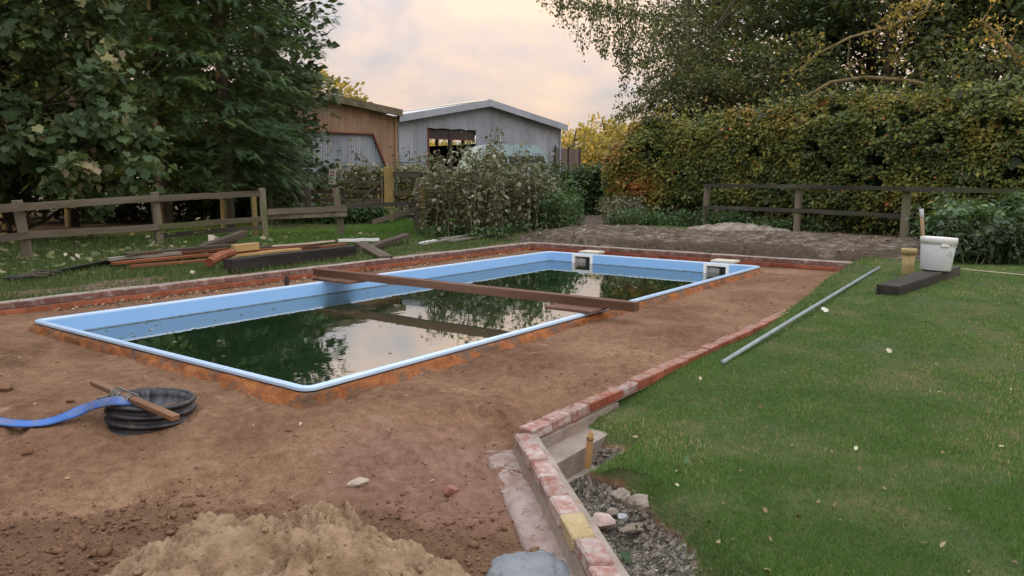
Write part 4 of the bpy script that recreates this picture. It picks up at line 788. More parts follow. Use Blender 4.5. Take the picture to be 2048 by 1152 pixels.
o = MB().tube(pp, 0.019, 12).build('grey_pipe', M['pipe_grey'], None, True); tag(o, 'long thin grey pipe lying on the lawn beside the edging', 'pipe')
m_ = MB(); d_ = (pp[4]-pp[2]); d_ /= np.linalg.norm(d_); m_.tube([pp[3]-d_*0.05, pp[3]+d_*0.05], 0.023, 12); m_.build('coupling', M['pipe_grey'], o, True)
def pole_on(name, pxs, up, r_, mat, lab, cat):
    o = MB().tube([on_ground(x, y, 0.1, up) for x, y in pxs], r_, 6).build(name, M[mat], None, True); return tag(o, lab, cat)
pole_on('cane', ((1905, 536), (1965, 542), (2060, 551)), 0.02, 0.006, 'pale_end', 'thin pale cane lying on the lawn right of the bucket', 'cane')
# ------------------------------------------------------------------ fences
def fence(name, label, posts, rails, w=0.13, d=0.075):
    o = empty(name, (posts[0][0], posts[0][1], 0)); tag(o, label, 'fence', kind='thing'); o0 = Vector((posts[0][0], posts[0][1], 0))
    for (x, y, zt, lean, mat, ww) in posts:
        zb_ = hz(x, y)-0.25; m_ = MB(); L_ = zt-zb_; m_.box((0, 0, L_/2), (ww, d*1.2, L_), jit=0.004); m_.bevel(0.006); p_ = m_.build('post', M[mat], o); p_.location = Vector((x, y, zb_))-o0; p_.rotation_euler = (lean[0], lean[1], lean[2])
    for (a, b_, h_, t_, mat) in rails:
        a = Vector(tuple(float(q) for q in a)); b_ = Vector(tuple(float(q) for q in b_)); L_ = (b_-a).length; m_ = MB(); m_.bar((0, 0, 0), (L_, 0, 0), t_, h_, seg=7, wob=0.006); r_ = m_.build('rail', M[mat], o); r_.location = a-o0
        x = (b_-a).normalized(); y = Vector((0, 0, 1)).cross(x).normalized(); r_.rotation_euler = Matrix((x, y, x.cross(y))).transposed().to_euler()
    return o
fr = -0.07
Y1, Y2, Y3, Y4, Y5 = 11.7, 14.3, 16.0, 16.9, 18.2
def pst(px, ytop, Y, lean=(0, 0, 0), mat='fence_wood', w=0.13):
    q = AT(px, ytop, Y); return (q[0], q[1], q[2], lean, mat, w)
fence('rail_fence', 'weathered two rail timber fence behind the timber pile on the left', [pst(50, 400, Y1, (0, -0.09, 0.6), w=0.15), pst(315, 384, Y2, (0, -0.05, 0.7), w=0.15), pst(527, 376, Y3, (0, -0.03, 0.6), w=0.13), pst(509, 390, 16.2, (0, -0.02, 0.6), 'new_post', 0.10), pst(683, 376, Y4, (0, -0.10, 0.3), w=0.15)],
      [(AT(-260, 437, 9.6), AT(52, 413, Y1-0.09), 0.115, 0.05, 'rail_wood'), (AT(46, 414, Y1-0.09), AT(316, 396, Y2-0.09), 0.115, 0.05, 'rail_wood'), (AT(312, 397, Y2-0.09), AT(520, 387, Y3-0.09), 0.115, 0.05, 'rail_wood'),
       (AT(-260, 510, 9.6), AT(56, 470, Y1-0.09), 0.105, 0.05, 'rail_wood'), (AT(50, 471, Y1-0.09), AT(316, 454, Y2-0.09), 0.105, 0.05, 'rail_wood'), (AT(312, 454, Y2-0.09), AT(522, 438, Y3-0.09), 0.105, 0.05, 'rail_wood'),
       (AT(535, 424, Y3+0.05), AT(694, 417, Y4-0.09), 0.12, 0.045, 'rail_wood'), (AT(535, 435, Y3+0.12), AT(694, 429, Y4-0.10), 0.08, 0.06, 'fence_wood'), (AT(310, 472, 14.6), AT(523, 455, 15.9), 0.09, 0.05, 'rail_dark')])
fence('rail_fence', 'broken timber fence with sagging rails in front of the brambles', [pst(833, 365, Y5, (0, 0.0, 0.3), 'fence_wood', 0.12), pst(843, 367, Y5+0.25, (0, 0.02, 0.3), 'new_post', 0.10)],
      [(AT(842, 372, Y5-0.1), AT(992, 362, 18.9), 0.09, 0.05, 'rail_wood'), (AT(694, 413, Y4-0.05), AT(840, 405, Y5-0.1), 0.09, 0.05, 'rail_dark'), (AT(744, 444, 17.2), AT(922, 394, Y5-0.2), 0.10, 0.05, 'rail_wood'), (AT(780, 433, Y5), AT(912, 432, Y5+0.9), 0.08, 0.05, 'rail_dark')])
fence('rail_fence', 'dark two rail timber fence in front of the beech hedge', [pst(1413, 369, 17.8, (0, 0.02, -0.9), w=0.115), pst(1598, 376, 15.9, (0, 0.0, -0.9), w=0.115), pst(1815, 379, 14.4, (0, 0.0, -0.8), w=0.14), pst(2075, 383, 12.9, (0, 0, -0.8), w=0.14)],
      [(AT(1411, 371, 17.72), AT(1600, 373, 15.82), 0.075, 0.10, 'rail_dark'), (AT(1596, 373, 15.82), AT(1817, 378, 14.32), 0.075, 0.10, 'rail_dark'), (AT(1812, 378, 14.32), AT(2110, 384, 12.75), 0.085, 0.10, 'rail_dark'),
       (AT(1405, 414, 17.72), AT(1600, 421, 15.82), 0.075, 0.06, 'rail_dark'), (AT(1596, 421, 15.82), AT(1826, 434, 14.30), 0.085, 0.06, 'rail_dark')])
# gate with sign, behind the fence
GY = 22.5
fence('rail_fence', 'dark rails running right from the pale gate post into the brambles', [pst(1042, 345, GY-1.5, mat='fence_wood', w=0.14), pst(922, 336, GY-0.5, mat='fence_wood', w=0.14)], [(AT(785, 348, GY), AT(1042, 352, GY-1.5), 0.15, 0.05, 'rail_dark'), (AT(785, 386, GY), AT(1042, 389, GY-1.5), 0.13, 0.05, 'rail_wood')])
gq = AT(777, 334, GY); gz = hz(gq[0], gq[1])
m_ = MB(); m_.box((0, 0, (gq[2]-gz)/2-0.15), (0.26, 0.20, gq[2]-gz+0.3), jit=0.004); m_.bevel(0.012); o = m_.build('gate_post', M['new_post']); o.location = (gq[0], gq[1], gz); tag(o, 'thick pale square gate post right of the wooden gate', 'post')
gq2 = AT(608, 342, GY+0.4); gz2 = hz(gq2[0], gq2[1])
m_ = MB(); m_.box((0, 0, (gq2[2]-gz2)/2-0.15), (0.20, 0.18, gq2[2]-gz2+0.3), jit=0.004); m_.bevel(0.01); o = m_.build('gate_post', M['fence_wood']); o.location = (gq2[0], gq2[1], gz2); o.rotation_euler = (0, -0.02, 0); tag(o, 'grey gate post left of the wooden gate under the conifer', 'post')
ga, gb = gq2.copy(), gq.copy(); gate = empty('field_gate', (ga[0], ga[1], gz2), math.atan2(gb[1]-ga[1], gb[0]-ga[0])); tag(gate, 'weathered five bar wooden gate with diagonal brace under the conifer', 'gate'); gl_ = math.hypot(gb[0]-ga[0], gb[1]-ga[1])-0.30
for k, z in enumerate((0.18, 0.40, 0.62, 0.86, 1.16)): m_ = MB(); m_.bar((0.15, 0, z), (0.15+gl_, 0, z), 0.035, 0.09, seg=3, wob=0.004); m_.build('bar', M['rail_wood'], gate)
for p_, q_ in (((0.18, -0.036, 0.1), (0.18, -0.036, 1.24)), ((0.12+gl_, -0.036, 0.1), (0.12+gl_, -0.036, 1.24)), ((gl_*0.52, -0.036, 0.14), (0.12+gl_*0.97, -0.036, 1.14)), ((gl_*0.62, 0.036, 0.9), (gl_*0.80, 0.036, 1.2))): m_ = MB(); m_.bar(p_, q_, 0.035, 0.10, up=(0, 1, 0)); m_.build('brace', M['fence_wood'], gate)
sg = AT(665, 354, GY-0.05); sign = empty('gate_sign', (sg[0], sg[1], sg[2]), gate.rotation_euler[2]); tag(sign, 'small white notice board with dark lettering hung on the wooden gate', 'sign')
m_ = MB(); m_.box((0, -0.03, 0), (0.21, 0.012, 0.42)); m_.bevel(0.004); sb_ = m_.build('board', M['sign_board'], sign); sign.rotation_euler = (0, math.radians(4), gate.rotation_euler[2])
for k, (z, w_, h_, mt) in enumerate(((0.155, 0.15, 0.018, 'sign_ink'), (0.115, 0.12, 0.018, 'sign_ink'), (0.045, 0.13, 0.045, 'sign_red'), (-0.02, 0.15, 0.022, 'sign_ink'), (-0.075, 0.10, 0.022, 'sign_ink'), (-0.145, 0.10, 0.03, 'sign_ink'))):
    m_ = MB(); n_ = 5 if h_ < 0.03 else 3
    for j in range(n_): m_.box((-w_/2+(j+0.5)*w_/n_, -0.0385, z), (w_/n_*random.uniform(0.55, 0.85), 0.003, h_))
    m_.build('lettering', M[mt], sign)
# ------------------------------------------------------------------ timber pile on the left bank
def pile(x0, y0, z0, x1, y1, z1, w, h, mat, label, cat='plank', group=None, name='plank', seg=5, wob=0.006, roll=0.0):
    a = on_ground(x0, y0, 0.05, z0); b_ = on_ground(x1, y1, 0.05, z1); return timber(name, a, b_, w, h, mat, label, cat, group, seg=seg, wob=wob, up=(math.sin(roll), -0.1*math.sin(roll), math.cos(roll)))
pile(455, 530, 0.13, 706, 500, 0.13, 0.16, 0.15, 'charred_wood', 'thick charred black beam at the front of the timber pile', 'beam', None, 'charred_beam', 4, 0.004)
pile(625, 510, 0.10, 700, 503, 0.10, 0.10, 0.07, 'stained_plank', 'short red brown plank stub beyond the end of the charred beam', 'plank')
gp = 'red brown planks in the timber pile'
for k, (x0, y0, z0, x1, y1, z1, w, h, mt, lab) in enumerate((
    (205, 523, 0.05, 440, 499, 0.06, 0.14, 0.035, 'stained_plank', 'lowest red brown plank at the left end of the timber pile'),
    (225, 527, 0.10, 470, 505, 0.10, 0.11, 0.035, 'stained_plank', 'front red brown plank on the timber pile left of the charred beam'),
    (260, 533, 0.06, 430, 519, 0.06, 0.10, 0.035, 'stained_plank', 'short front plank lying lowest beside the grass left of the beam'),
    (275, 512, 0.15, 455, 498, 0.16, 0.12, 0.035, 'stained_plank', 'middle red brown plank of the stack left of the brown log'),
    (215, 519, 0.13, 360, 506, 0.15, 0.12, 0.040, 'grey_plank', 'greyed plank at the upper left end of the timber stack'),
    (250, 508, 0.20, 520, 486, 0.17, 0.13, 0.035, 'brown_plank', 'dark brown plank on top of the timber stack'),
    (455, 512, 0.12, 600, 498, 0.15, 0.10, 0.035, 'offcut', 'orange plank just behind the charred beam'),
    (470, 506, 0.15, 640, 489, 0.16, 0.12, 0.035, 'stained_plank', 'red brown plank behind the charred beam under the yellow offcut'),
    (500, 498, 0.13, 690, 480, 0.10, 0.11, 0.035, 'brown_plank', 'long thin dark plank at the back of the pile'),
    (545, 492, 0.20, 668, 482, 0.16, 0.04, 0.02, 'pale_end', 'thin pale batten on the back of the timber pile'),
    (590, 500, 0.10, 690, 488, 0.10, 0.14, 0.03, 'stained_plank', 'broken reddish board behind the right end of the beam'))):
    pile(x0, y0, z0, x1, y1, z1, w, h, mt, lab, 'plank', gp)
pile(466, 497, 0.23, 515, 492, 0.23, 0.09, 0.11, 'offcut', 'yellow timber offcut block on top of the timber pile', 'block', None, 'timber_offcut', 1, 0)
pile(422, 478, 0.24, 432, 484, 0.14, 0.09, 0.14, 'pale_end', 'cut timber end with pale face standing on the pile', 'block', None, 'timber_offcut', 1, 0)
pile(400, 497, 0.12, 488, 466, 0.30, 0.13, 0.10, 'brown_plank', 'dark brown split rail leaning up behind the pile', 'rail', None, 'split_rail', 4, 0.01)
pile(395, 500, 0.12, 470, 481, 0.16, 0.11, 0.07, 'brown_plank', 'dark plank lying under the leaning split rail', 'plank')
a, b_ = on_ground(418, 525, 0.05, 0.14), on_ground(466, 505, 0.05, 0.20); o = MB().tube([a, (a+b_)/2+np.array([0, 0, .02]), b_], [0.065, 0.075, 0.06], 9).build('log', M['stained_plank']); tag(o, 'short reddish brown log lying across the timber stack', 'log')
pile(725, 500, 0.06, 812, 470, 0.16, 0.17, 0.06, 'brown_plank', 'wide dark weathered board propped right of the beam', 'board', None, 'board', 4, 0.008)
pile(722, 487, 0.10, 772, 515, 0.04, 0.22, 0.05, 'brown_plank', 'wide dark board sloping down to the left wall', 'board', None, 'board', 4, 0.008)
pile(845, 490, 0.03, 928, 472, 0.05, 0.10, 0.03, 'grey_plank', 'weathered grey plank lowest of the three by the bank', 'plank', None, 'plank')
pile(900, 482, 0.06, 1016, 464, 0.10, 0.11, 0.03, 'grey_plank', 'long pale grey plank reaching furthest right on the bank', 'plank', None, 'plank')
pile(880, 478, 0.03, 935, 470, 0.05, 0.09, 0.03, 'grey_plank', 'short grey plank behind the two longer pale planks', 'plank', None, 'plank')
pile(840, 487, 0.01, 870, 481, 0.03, 0.10, 0.04, 'white_plastic', 'small white broken piece at the end of the grey planks', 'fragment', None, 'fragment', 1, 0)
pile(676, 481, 0.12, 758, 479, 0.12, 0.08, 0.05, 'white_plastic', 'white plastic strip lying behind the timber pile', 'strip', None, 'plastic_strip', 5, 0.006)
mp_ = [on_ground(x, y, 0.05, u_) for x, y, u_ in ((10, 556, 0.02), (60, 552, 0.03), (130, 540, 0.04), (200, 527, 0.06), (260, 516, 0.10), (320, 508, 0.12), (390, 498, 0.14), (450, 491, 0.14))]
o = ribbon('plastic_membrane', mp_, ((0, 0.5, 1), (0.34, 0.22, 0.12)), 0.035, 'membrane', twist=((0, 0.5, 1), (0.1, 0.5, 0.3))); tag(o, 'strip of black plastic membrane behind the timber stack', 'membrane')
for k in range(3):
    a = on_ground(20+k*8, 560-k*5, 0.05, 0.04); b_ = on_ground(95+k*14, 552-k*4, 0.05, 0.06); o = MB().tube([a, (a+b_)/2+np.array([0.02, 0.02, 0.03]), b_], [0.02, 0.025, 0.015], 6).build('dead_branch', M['bark']); tag(o, ('nearest dead grey branch at the left end of the black membrane', 'middle dead grey branch of three by the black membrane', 'furthest dead grey branch of three by the black membrane')[k], 'branch', 'dead branches by the membrane')
# ------------------------------------------------------------------ barn with lean-to
PHI = math.radians(38.0); AP = AT(972, 203, 38.0); BZ = 0.15
barn = empty('barn', (AP[0], AP[1], BZ), PHI); tag(barn, 'grey corrugated metal barn with low gable roof and open bay', 'barn', kind='thing')
HR_ = AP[2]-BZ; HW = 4.85; HE = 4.10-BZ; SL = (HR_-HE)/HW; LB = 15.0
def rake(s): return HR_-abs(s)*SL
def sheet(s0, s1, zb, zt, y0=0.0, amp=0.016, wl=0.125, name='sheet', mat='tin_grey', parent=barn, tilt=0.0):
    n_ = max(2, int((s1-s0)/wl*6)); V = []
    for k in range(n_+1):
        s = s0+(s1-s0)*k/n_; y = y0+amp*math.sin(2*PI*s/wl)
        b_ = zb(s) if callable(zb) else zb; t_ = zt(s) if callable(zt) else zt
        V += [(s+tilt*0, y, b_), (s+tilt, y, t_)]
    F = [(2*k, 2*k+2, 2*k+3, 2*k+1) for k in range(n_)]
    return link(name, mesh_np(name, V, F, smooth=True), M[mat], parent)
OP0, OP1, OPZ = -3.36, -0.62, 3.50
random.seed(5)
xs = [-4.88, -4.1, -3.36]
s = -4.88
while s < 4.78:
    e = min(s+0.76, 4.80); mid = (s+e)/2; j = random.uniform(-0.008, 0.008); tl_ = random.uniform(-0.01, 0.01)
    if e <= OP0+0.05: sheet(s, e, 1.9+random.uniform(-0.05, 0.05), lambda q: rake(q)-0.10, -0.02+j); sheet(s, e-0.005, -0.2, 2.0, 0.015+j)
    elif s >= OP1-0.02: sheet(s, e, 2.05+random.uniform(-0.05, 0.05), lambda q: rake(q)-0.10, -0.02+j, tilt=tl_); sheet(s, e-0.005, -0.2, 2.15, 0.015+j)
    else: sheet(s, e, lambda q: OPZ+0.02*math.sin(q*7), lambda q: rake(q)-0.10, -0.02+j)
    s = e
    if s < OP0 < s+0.76: sheet(s, OP0, 1.9, lambda q: rake(q)-0.1, -0.02); sheet(s, OP0, -0.2, 2.0, 0.015); s = OP0
    if s < OP1 < s+0.76: sheet(s, OP1, OPZ, lambda q: rake(q)-0.1, -0.02); s = OP1
# roof: two corrugated slopes, ridge, fascia
for sg_ in (-1, 1):
    n_ = 90; V = []
    for k in range(n_+1):
        y = -0.35+(LB+0.5)*k/n_
        for q in (0.0, 1.0): s = sg_*q*(HW+0.12); V.append((s, y, HR_-abs(s)*SL+0.02+0.018*math.sin(k*2*PI/3)))
    F = [(2*k, 2*k+1, 2*k+3, 2*k+2) for k in range(n_)]
    rf = link('roof', mesh_np('roof', V, F), M['roof_tin'], barn)
    for (a, b_) in ((0.0, 0.24), (0.24, 0.50), (0.50, 0.76), (0.76, 1.0)):
        m_ = MB(); s0, s1 = sg_*(a*(HW+0.16)+0.0), sg_*(b_*(HW+0.16)-0.004); z0, z1 = HR_-abs(s0)*SL, HR_-abs(s1)*SL; h_ = 0.30
        m_.faces([(s0, -0.40, z0-h_+0.05), (s1, -0.40, z1-h_+0.05), (s1, -0.40, z1+0.06), (s0, -0.40, z0+0.06), (s0, -0.33, z0-h_+0.05), (s1, -0.33, z1-h_+0.05), (s1, -0.33, z1+0.06), (s0, -0.33, z0+0.06)], [(0, 1, 2, 3), (4, 7, 6, 5), (0, 4, 5, 1), (3, 2, 6, 7), (0, 3, 7, 4), (1, 5, 6, 2)])
        m_.build('fascia', M['fascia_metal'], barn)
m_ = MB(); m_.bar((0, -0.36, HR_+0.05), (0, LB, HR_+0.05), 0.35, 0.05); m_.build('ridge_cap', M['roof_tin'], barn)
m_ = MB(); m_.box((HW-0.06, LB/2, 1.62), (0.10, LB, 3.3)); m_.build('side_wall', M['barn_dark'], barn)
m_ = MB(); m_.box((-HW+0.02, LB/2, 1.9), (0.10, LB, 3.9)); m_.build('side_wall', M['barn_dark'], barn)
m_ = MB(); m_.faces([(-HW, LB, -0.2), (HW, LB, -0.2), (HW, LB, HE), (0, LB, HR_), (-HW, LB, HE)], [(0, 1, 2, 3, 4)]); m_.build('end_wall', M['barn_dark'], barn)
for y in (0.25, 3.0, 6.0, 9.0, 12.0, 14.8): m_ = MB(); m_.box((HW-0.06, y, HE/2), (0.16, 0.18, HE)); m_.build('post', M['barn_dark'], barn)
m_ = MB(); m_.bar((HW-0.06, 0.1, HE-0.10), (HW-0.06, LB, HE-0.10), 0.12, 0.16); m_.build('eaves_beam', M['barn_dark'], barn)
m_ = MB(); m_.box((OP0+0.07, 0.12, OPZ/2), (0.14, 0.16, OPZ)); m_.build('jamb', M['barn_red'], barn)
m_ = MB(); m_.box((-2.02, 0.12, OPZ/2), (0.16, 0.16, OPZ)); m_.build('jamb', M['barn_dark'], barn)
m_ = MB(); m_.bar((OP0, 0.13, OPZ-0.22), (OP1, 0.13, OPZ-0.22), 0.10, 0.46); m_.build('lintel', M['barn_dark'], barn)
m_ = MB(); m_.bar((OP0, 0.08, OPZ-0.47), (OP1, 0.08, OPZ-0.47), 0.10, 0.05); m_.build('door_track', M['barn_red'], barn)
m_ = MB(); m_.bar((4.80, -0.05, -0.1), (4.80, -0.05, HE-0.1), 0.06, 0.06, up=(0, 1, 0)); m_.build('corner_trim', M['roof_tin'], barn)
# lean-to on the left
shed = empty('lean_to_shed', (AP[0]+math.cos(PHI)*(-4.92), AP[1]+math.sin(PHI)*(-4.92), BZ), PHI); tag(shed, 'rust brown corrugated shed with mossy sloping roof joined to the barn', 'shed', kind='thing')
def door_l(q): return 3.12 if q < -1.25 else 3.12-(q+1.25)*2.3
def srk(s): return 4.06-0.135*s*1.0-0.02     # s runs negative to the left
for s in np.arange(-6.4, -0.05, 0.71):
    e = min(s+0.705, -0.02); mid = (s+e)/2; zb_ = 3.15-0.0*mid
    if True: sheet(s, e, lambda q: 3.10 if q < -1.25 else max(-0.2, door_l(q)) if q < -0.40 else -0.2, lambda q: srk(q)-0.12, -0.02+random.uniform(-0.006, 0.006), 0.012, 0.11, 'sheet', 'tin_rust', shed)
    else: sheet(s, e, -0.2, lambda q: srk(q)-0.12, -0.02, 0.012, 0.11, 'sheet', 'tin_rust', shed)
def door_l(q): return 3.12 if q < -1.25 else 3.12-(q+1.25)*2.3
for s in np.arange(-4.5, -0.36, 0.69):
    e = min(s+0.685, -0.35); j = random.uniform(-0.01, 0.01); sheet(s, e, 1.70+random.uniform(-0.04, 0.04), lambda q: max(door_l(q)-0.03, 1.72), 0.06+j, 0.014, 0.11, 'door_sheet', 'tin_grey', shed); sheet(s, e-0.004, -0.2, 1.76, 0.09+j, 0.014, 0.11, 'door_sheet', 'tin_grey', shed)
m_ = MB(); m_.bar((-4.6, -0.045, 3.10), (-1.25, -0.045, 3.10), 0.05, 0.06); m_.build('door_trim', M['barn_red'], shed)
m_ = MB(); m_.bar((-1.25, -0.045, 3.12), (-0.62, -0.045, 1.66), 0.05, 0.07); m_.build('door_trim', M['barn_red'], shed)
m_ = MB(); m_.box((-4.62, -0.03, 1.5), (0.16, 0.12, 3.3)); m_.build('door_post', M['fence_wood'], shed)
m_ = MB(); m_.box((-0.10, -0.06, 1.9), (0.12, 0.06, 4.0)); m_.build('corner_post', M['tin_rust'], shed)
m_ = MB(); m_.bar((-6.6, -0.36, srk(-6.6)+0.02), (0.06, -0.36, srk(0.06)+0.02), 0.10, 0.30); m_.build('fascia', M['fascia_mossy'], shed)
m_ = MB(); m_.faces([(-6.6, -0.3, srk(-6.6)+0.08), (0.02, -0.3, srk(0)+0.06), (0.02, 9, srk(0)+0.06), (-6.6, 9, srk(-6.6)+0.08), (-6.6, -0.3, srk(-6.6)+0.15), (0.02, -0.3, srk(0)+0.13), (0.02, 9, srk(0)+0.13), (-6.6, 9, srk(-6.6)+0.15)], [(0, 1, 2, 3), (4, 7, 6, 5), (0, 4, 5, 1), (1, 5, 6, 2), (2, 6, 7, 3), (3, 7, 4, 0)]); m_.build('roof', M['fascia_mossy'], shed)
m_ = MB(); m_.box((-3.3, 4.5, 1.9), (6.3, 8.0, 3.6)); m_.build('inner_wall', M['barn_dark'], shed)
# fence panels beside the barn
fpn = empty('fence_panel', tuple(AT(1112, 330, 40.8)[:2])+(BZ,), 0.0); tag(fpn, 'brown timber fence panels beside the right corner of the barn', 'fence panel', kind='thing'); q0 = AT(1110, 291, 40.6); q1 = AT(1159, 296, 42.6)
ld = math.hypot(q1[0]-q0[0], q1[1]-q0[1]); fpn.location = (q0[0], q0[1], BZ); fpn.rotation_euler = (0, 0, math.atan2(q1[1]-q0[1], q1[0]-q0[0]))
nb_ = int(ld/0.16)
for k in range(nb_): m_ = MB(); m_.box(((k+0.5)*ld/nb_, 0.012*(k % 2), 1.35), (ld/nb_*1.05, 0.02, 2.9)); m_.build('board', M['panel_wood'], fpn)
for x in (0.0, ld*0.52, ld): m_ = MB(); m_.box((x, -0.03, 1.40), (0.07, 0.08, 3.05)); m_.build('post', M['barn_dark'], fpn)
# vehicle, half hidden
vq = AT(1010, 319, 33.5); veh = empty('parked_vehicle', (vq[0], vq[1], 0.26), math.radians(28)); tag(veh, 'pale green parked vehicle half hidden behind brambles by the barn', 'vehicle')
m_ = MB(); pr = [(-2.0, 0.35), (-2.05, 1.05), (-1.9, 1.55), (-1.5, 2.12), (-0.9, 2.25), (1.15, 2.25), (1.55, 2.05), (1.90, 1.35), (2.05, 1.20), (2.1, 0.35)]
pr = [(x, z*1.12) for x, z in pr]; V = [(x, -0.85+(0.12 if z > 1.5 else 0), z) for x, z in pr]+[(x, 0.85-(0.12 if z > 1.5 else 0), z) for x, z in pr]; n_ = len(pr)
m_.faces(V, [tuple(range(n_)), tuple(range(2*n_-1, n_-1, -1))]+[(k, k+n_, (k+1) % n_+n_, (k+1) % n_) for k in range(n_)]); bmesh.ops.bevel(m_.bm, geom=list(m_.bm.edges), offset=0.05, segments=2, affect='EDGES'); m_.build('body', M['vehicle_green'], veh, True)
for x0, x1 in ((0.75, 1.50), (-0.2, 0.6), (-1.35, -0.35)): m_ = MB(); m_.faces([(x0, -0.80, 1.50), (x1+0.16, -0.80, 1.50), (x1, -0.752, 2.05), (x0, -0.752, 2.05), (x0, -0.70, 1.50), (x1+0.16, -0.70, 1.50), (x1, -0.70, 2.05), (x0, -0.70, 2.05)], [(0, 1, 2, 3), (4, 7, 6, 5), (0, 4, 5, 1), (1, 5, 6, 2), (2, 6, 7, 3), (3, 7, 4, 0)]); m_.build('window', M['vehicle_glass'], veh)
for x in (-1.25, 1.3):
    for y in (-0.80, 0.72): m_ = MB(); m_.lathe([(0.02, 0), (0.22, 0), (0.36, 0.02), (0.38, 0.06), (0.36, 0.16), (0.05, 0.16)], 20); w_ = m_.build('wheel', M['black_plastic'], veh, True); w_.location = (x, y, 0.38); w_.rotation_euler = (PI/2, 0, 0)
# ------------------------------------------------------------------ vegetation
TM = {}
TM['quad'] = (np.array([(0, 0, 0), (0.33, 0.45, 0.05), (0, 1, 0), (-0.33, 0.45, 0.05)]), np.array([[0, 1, 2, 3]]))
TM['oval'] = (np.array([(0, 0, 0), (0.26, 0.25, 0.05), (0.28, 0.60, 0.06), (0, 1, -0.05), (-0.28, 0.60, 0.06), (-0.26, 0.25, 0.05)]), np.array([[0, 1, 2, 3], [0, 3, 4, 5]]))
_mp = [(0, 0.06), (0.24, -0.06), (0.44, 0.06), (0.38, 0.20), (0.60, 0.44), (0.38, 0.50), (0.36, 0.74), (0.20, 0.72), (0, 1.0), (-0.20, 0.72), (-0.36, 0.74), (-0.38, 0.50), (-0.60, 0.44), (-0.38, 0.20), (-0.44, 0.06), (-0.24, -0.06)]
TM['maple'] = (np.array([(x, y, 0.10*abs(x)-0.10*y*y) for x, y in _mp]), np.array([list(range(16))]))
_fv = []; _ff = []
for i_ in range(7):
    y_ = 0.08+i_*0.125; L_ = 0.34*(1-0.09*i_)*(0.7 if i_ == 0 else 1)
    for s_ in (-1, 1):
        k_ = len(_fv); _fv += [(0, y_, 0), (0, y_+0.085, 0), (s_*L_, y_+0.24, -0.03)]; _ff.append((k_, k_+1, k_+2))
_fv += [(-0.03, 0.9, 0), (0.03, 0.9, 0), (0, 1.15, -0.04)]; _ff.append((len(_fv)-3, len(_fv)-2, len(_fv)-1))
TM['frond'] = (np.array(_fv), np.array(_ff))
def unit(a): return a/np.maximum(np.linalg.norm(a, axis=-1, keepdims=True), 1e-6)
def leaves(name, C, axis, normal, size, tmpl, mat, parent=None, rnd=None, jit=0.5, kind=None, rng=None):
    """one mesh of leaf-shaped faces; axis / normal: (N,3) means, jit: random tilt"""
    g_ = rng or RNG; N = len(C); V0, F0 = TM[tmpl]; k = len(V0)
    ax = unit(np.asarray(axis)+g_.normal(0, jit, (N, 3))); nm = np.asarray(normal)+g_.normal(0, jit, (N, 3)); nm = unit(nm-ax*np.sum(nm*ax, -1, keepdims=True)); sd = np.cross(ax, nm)
    size = np.broadcast_to(size, (N,)).astype(float)*(0.55+0.85*g_.random(N)**1.2)
    V = C[:, None]+size[:, None, None]*(sd[:, None]*V0[None, :, 0:1]+ax[:, None]*V0[None, :, 1:2]+nm[:, None]*V0[None, :, 2:3])
    F = (F0[None]+(np.arange(N)*k)[:, None, None]).reshape(-1, F0.shape[1])
    rnd = g_.random(N) if rnd is None else np.clip(rnd, 0, 1)
    o = link(name, mesh_np(name, V.reshape(-1, 3), F, {'rnd': np.repeat(rnd, k)}), M[mat], parent)
    if kind: o['kind'] = kind
    return o
def limb(m_, p, q, r0, r1, wob=0.12, n_=4, sag=0.0, sides=5):
    p = np.asarray(p, float); q = np.asarray(q, float); L_ = np.linalg.norm(q-p); pts = []
    for i in range(n_+1):
        t = i/n_; c_ = p+(q-p)*t+np.array([0, 0, -sag*L_*t*t+sag*L_*t])
        if 0 < i < n_: c_ = c_+RNG.normal(0, wob*L_/n_, 3)
        pts.append(c_)
    m_.tube(pts, list(np.linspace(r0, r1, n_+1)), sides, caps=False)
    return pts
